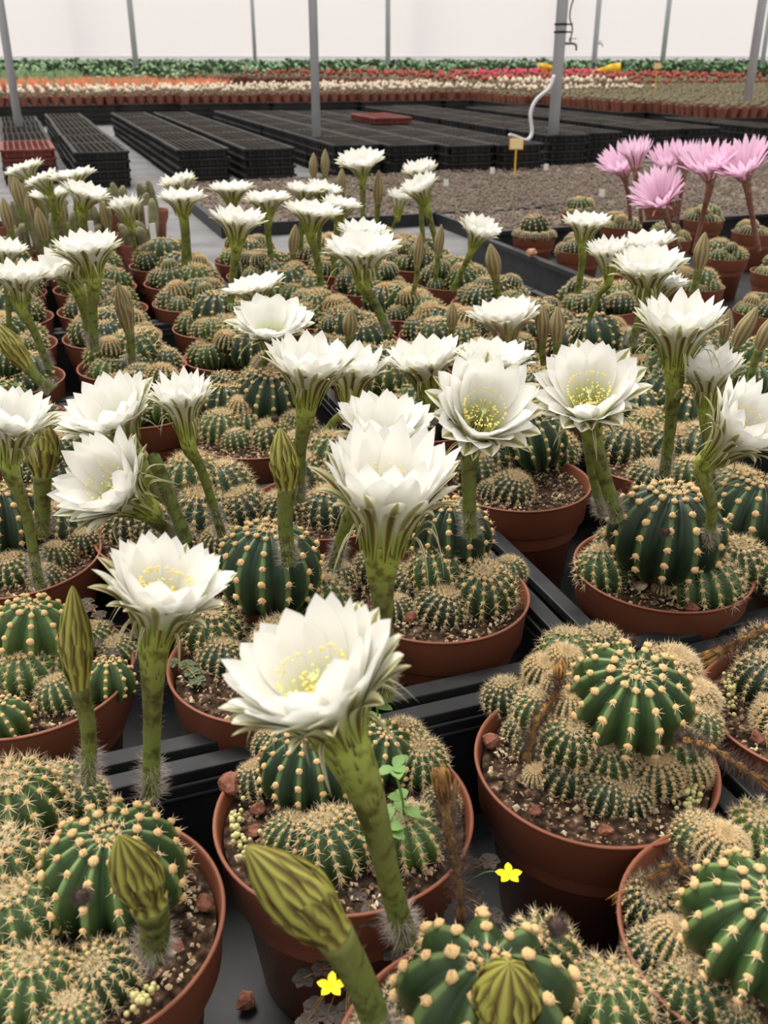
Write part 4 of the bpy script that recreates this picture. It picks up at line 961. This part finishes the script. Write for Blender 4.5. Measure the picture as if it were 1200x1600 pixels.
bd((766, 380), (774, 432), (778, 462), 24, 1.5); bd((490, 238), (490, 276), (494, 330), 14, 2.2); bd((508, 232), (508, 274), (506, 330), 14, 2.2); bd((534, 262), (534, 300), (532, 345), 14, 2.1); bd((592, 265), (590, 318), (586, 360), 17, 2.0)
bd((657, 362), (652, 415), (645, 460), 16, 1.7); bd((690, 350), (684, 398), (680, 440), 15, 1.75); bd((462, 350), (458, 395), (454, 430), 18, 1.65); bd((548, 482), (546, 525), (545, 560), 24, 1.25)
bd((848, 476), (848, 530), (850, 570), 22, 1.25); bd((872, 478), (870, 532), (866, 575), 24, 1.23); bd((1102, 362), (1092, 420), (1080, 470), 24, 1.6); bd((1140, 482), (1132, 530), (1125, 570), 20, 1.2); bd((1184, 478), (1150, 540), (1140, 580), 26, 1.2); bd((1212, 490), (1186, 545), (1170, 600), 26, 1.15)
bd((707, 472), (706, 512), (704, 545), 18, 1.35)
for x, y, w in ((30, 295, 20), (52, 318, 22), (12, 330, 20), (66, 345, 20), (95, 320, 16), (165, 330, 15), (24, 285, 18)): bd((x-8, y-22), (x+4, y+28), (x+14, y+65), w, 1.75)

# ------------------------------------------------------------------ withered flowers and woolly tufts
withered(E_, [(722, 1440), (712, 1350), (700, 1290), (688, 1205)], .40, .40, .0034, tipr=1.0)
withered(C_, [(823, 1190), (838, 1130), (868, 1085), (874, 1038)], .50, .52, .0040, tipr=.3)
withered(C_, [(1068, 1155), (1110, 1168), (1160, 1200), (1212, 1232)], .50, .47, .0034, tipr=.5)
withered(Q, [(1230, 970), (1180, 990), (1140, 1010), (1105, 1028)], .60, .62, .0040, tipr=.7)
withered(D_, [(1075, 1385), (1060, 1350), (1020, 1375), (980, 1400)], .40, .42, .0050, tipr=.5)
withered(B_, [(690, 1300), (700, 1250)], .47, .47, .0042)
woolly_bud(A, 128, 1402, .335, .0055); woolly_bud(E_, 870, 1448, .355, .0075); woolly_bud(C_, 985, 1003, .60, .006); woolly_bud(C_, 1068, 1152, .505, .0065); woolly_bud(I, 1040, 832, .735, .0050); woolly_bud(N_, 430, 655, 1.12, .006)
woolly_bud(O_, 850, 640, 1.08, .006)

# ------------------------------------------------------------------ stones, pellets, weeds
def stone(x, y, rpx, mt, label, lift=0, z0=SOILZ+.004, name='lava_stone'):
    rnd = random.Random(int(x*7+y)); p = at_z(x, y, z0); r = rpx*depth(p)/FPX; p.z += r*.55+lift; mb = MB(); vs, fs = ICO[2]
    ph = [Vector((rnd.gauss(0, 1), rnd.gauss(0, 1), rnd.gauss(0, 1))).normalized() for _ in range(9)]
    out = []
    for v in vs:
        s = min(1, min((.62+.3*rnd.random()*.2)/max(1e-3, v.dot(q)) if v.dot(q) > .6 else 9 for q in ph)); out.append(p+v*r*s*rnd.uniform(.93, 1.07))
    out = [Vector((q.x, q.y, p.z+(q.z-p.z)*.75)) for q in out]
    mb.add(out, fs); return tag(build(mb, name, mt, p, None, False), label, 'stone')
stone(360, 1238, 25, 'lava', 'large porous reddish lava stone inside the left rim of the front centre pot'); stone(402, 1270, 15, 'lava', 'small flat red stone right of the large lava stone')
stone(398, 1302, 14, 'lava', 'red stone chip below the flat red one, among the pellets'); stone(318, 1418, 17, 'lava', 'reddish stone near the right rim of the front left pot'); stone(278, 1480, 12, 'lava', 'small orange-red stone lower in the front left pot')
stone(766, 1165, 16, 'lava', 'dark red stone inside the left rim of the star-ribbed globe pot'); stone(945, 1302, 14, 'lava', 'flat red stone at the front rim of the star-ribbed globe pot'); stone(838, 1272, 11, 'lava', 'small brown stone at the lower left rim of the star-ribbed globe pot')
stone(640, 970, 14, 'lava', 'red stone beside the dotted globes in the central pot'); stone(1080, 955, 14, 'lava', 'red stone at the front rim below the big dark globe'); stone(1000, 920, 12, 'gravel', 'pale brown pebble left of the tiny tan globe')
stone(128, 865, 10, 'lava', 'small red stone in the left edge pot'); stone(386, 1572, 20, 'lava', 'brown stone lying on the floor between the two front pots', z0=.006); stone(52, 1108, 11, 'gravel', 'brown dry clod among the bright green globes'); stone(1185, 1160, 14, 'lava', 'red stone in the pot at the right edge')
mb = MB(); vs, fs = ICO[2]; mb.add([v*1.0 for v in vs], fs); GR = mb.mesh('pellet', 'granule')
def pellets(cx, cy, wx, wy, n, where, avoid=()):
    rnd = random.Random(int(cx)); k = 0; used = []
    while k < n:
        x, y = cx+rnd.gauss(0, wx), cy+rnd.gauss(0, wy); p = at_z(x, y, SOILZ+.005)
        if min((WP[t.name]-Vector((p.x, p.y, WP[t.name].z))).length for t in RP.values()) > .074: continue
        q = [u for u in used if (u-p).length < .0030]; used.append(p)
        r = rnd.uniform(.0014, .0021); o = link('fertilizer_pellet', GR, p+Vector((0, 0, r+.001+.0026*min(len(q), 2)))); o.scale = (r, r, r); tag(o, 'tiny round yellow-green pellet '+where, 'pellet', 'pellets '+where); k += 1
pellets(362, 1318, 13, 24, 46, 'along the left rim of the front centre pot'); pellets(222, 1570, 14, 17, 24, 'at the lower right of the front left pot'); pellets(1082, 1252, 15, 11, 32, 'at the right front of the star-ribbed globe pot')
pellets(1140, 1075, 9, 22, 24, 'inside the left rim of the pot at the right edge'); pellets(1110, 1215, 4, 12, 8, 'inside the right rim of the star-ribbed globe pot')

def leaf(mb, b, d, nrm, L, w, mi=0):
    sd = d.cross(nrm).normalized(); pr = [(0, .12), (.25, .75), (.55, 1), (.8, .75), (1, .08)]; vs = []
    for t, k in pr: c = b+d*L*t - nrm*L*.18*t*t; vs += [c-sd*w*k+nrm*w*.25*k, c, c+sd*w*k+nrm*w*.25*k]
    vs += [v-nrm*.0003 for v in vs]; f = []
    for i in range(4):
        for j in range(2): a = i*3+j; f += [(a, a+1, a+4, a+3), (15+a+3, 15+a+4, 15+a+1, 15+a)]
    mb.add(vs, f, None, mi)
def weed(x, y, Y, s, label, n=7):
    rnd = random.Random(int(x)); b = at_y(x, y, Y); b0 = Vector((b.x+.004, b.y, SOILZ+.004)); t = thing('green_weed', b0, label, 'weed')
    mb = MB(); c = catmull([b0, b0.lerp(b, .5)+Vector((.004, 0, 0)), b], 5); sweep(mb, c, [.0009]*len(c), 6); build(mb, 'stem', 'weed_green', b0, t)
    for k in range(n+5):
        i = min(len(c)-1, 2+int((len(c)-3)*k/(n+5))); q = c[i] if k < n else b; a = k*2.0+rnd.uniform(-.4, .4); el = rnd.uniform(-.1, .5); d = Vector((cos(a)*cos(el), sin(a)*cos(el), sin(el)))
        m2 = MB(); leaf(m2, q, d, Vector((-cos(a)*sin(el), -sin(a)*sin(el), cos(el))), s*rnd.uniform(.7, 1.15), s*.33); build(m2, 'leaf', 'weed_green', q, t)
weed(616, 1200, .465, .013, 'light green leafy weed right of the big flower stalk, above the globes', 9); weed(598, 1290, .45, .014, 'small drooping green weed hugging the big flower stalk', 6); weed(577, 1060, .56, .012, 'small green weed sprig behind the big white flower', 7)
def clover(x, y, z, label, leaves, fl=None, mt='dark_clover', s=.0075):
    rnd = random.Random(int(x+y)); b = at_z(x, y, z); t = thing('clover_weed', b, label, 'clover')
    for (lx, ly, lz) in leaves:
        p = at_z(lx, ly, z+lz); m1 = MB(); c = catmull([b, b.lerp(p, .5)+Vector((0, 0, .006)), p], 4); sweep(m1, c, [.0004]*len(c), 5); build(m1, 'leaf_stalk', 'withered', b, t)
        m2 = MB(); a0 = rnd.uniform(0, 6)
        for k in range(3):
            a = a0+k*2.094
            for sgn in (-1, 1): dd = Vector((cos(a+sgn*.42), sin(a+sgn*.42), .12)); leaf(m2, p, dd, Vector((0, 0, 1)), s, s*.45)
        build(m2, 'leaf', mt, p, t)
    if fl:
        for (fx, fy, fz) in fl:
            p = at_z(fx, fy, z+fz); m1 = MB(); c = catmull([b, b.lerp(p, .6)+Vector((0, 0, .01)), p], 4); sweep(m1, c, [.0004]*len(c), 5); build(m1, 'flower_stalk', 'weed_green', b, t)
            m2 = MB()
            for k in range(5): a = k*1.2566+.3; leaf(m2, p, Vector((cos(a), sin(a)*.8-.1, .35)).normalized(), Vector((-cos(a)*.4, -sin(a)*.4-.3, 1)).normalized(), .0085, .0026)
            build(m2, 'blossom', 'yellow_flower', p, t)
clover(545, 1520, .09, 'dark clover with one yellow blossom beside the large leaning bud', [(475, 1528, 0), (505, 1512, .004), (492, 1572, 0), (512, 1585, 0), (480, 1598, 0), (545, 1575, .0), (540, 1600, 0), (560, 1545, 0), (528, 1500, 0), (555, 1480, 0)], [(518, 1542, .03)])
clover(700, 1400, .10, 'dark clover with one yellow blossom between the withered stalk and the shaded pot', [(765, 1345, .01), (770, 1430, 0), (740, 1395, 0), (670, 1400, .01), (615, 1490, 0), (640, 1470, 0), (765, 1460, 0), (610, 1455, .01), (680, 1435, 0), (735, 1350, .01)], [(795, 1368, .03)])
clover(582, 1405, .125, 'small dark clover at the front rim of the front centre pot', [(583, 1420, .01), (600, 1400, .01), (560, 1395, .01), (575, 1435, .01)])
clover(165, 985, .14, 'dark clover growing at the back of the left pot behind the closed bud', [(140, 950, .01), (155, 960, .01), (195, 995, .01), (175, 1020, .01), (185, 1010, .01), (150, 1005, .01), (212, 990, .01), (165, 975, .012), (135, 940, .01), (147, 985, .012)])
clover(285, 1050, .14, 'small green clover at the left rim of the half-hidden pot', [(300, 1050, .004), (292, 1038, .004), (308, 1062, .002), (268, 1035, .004)], None, 'weed_dull')

stone(831, 401, 11, 'petal_dry', 'withered pinkish flower remnant lying on the rim of the right tray', z0=.106, name='withered_petal')
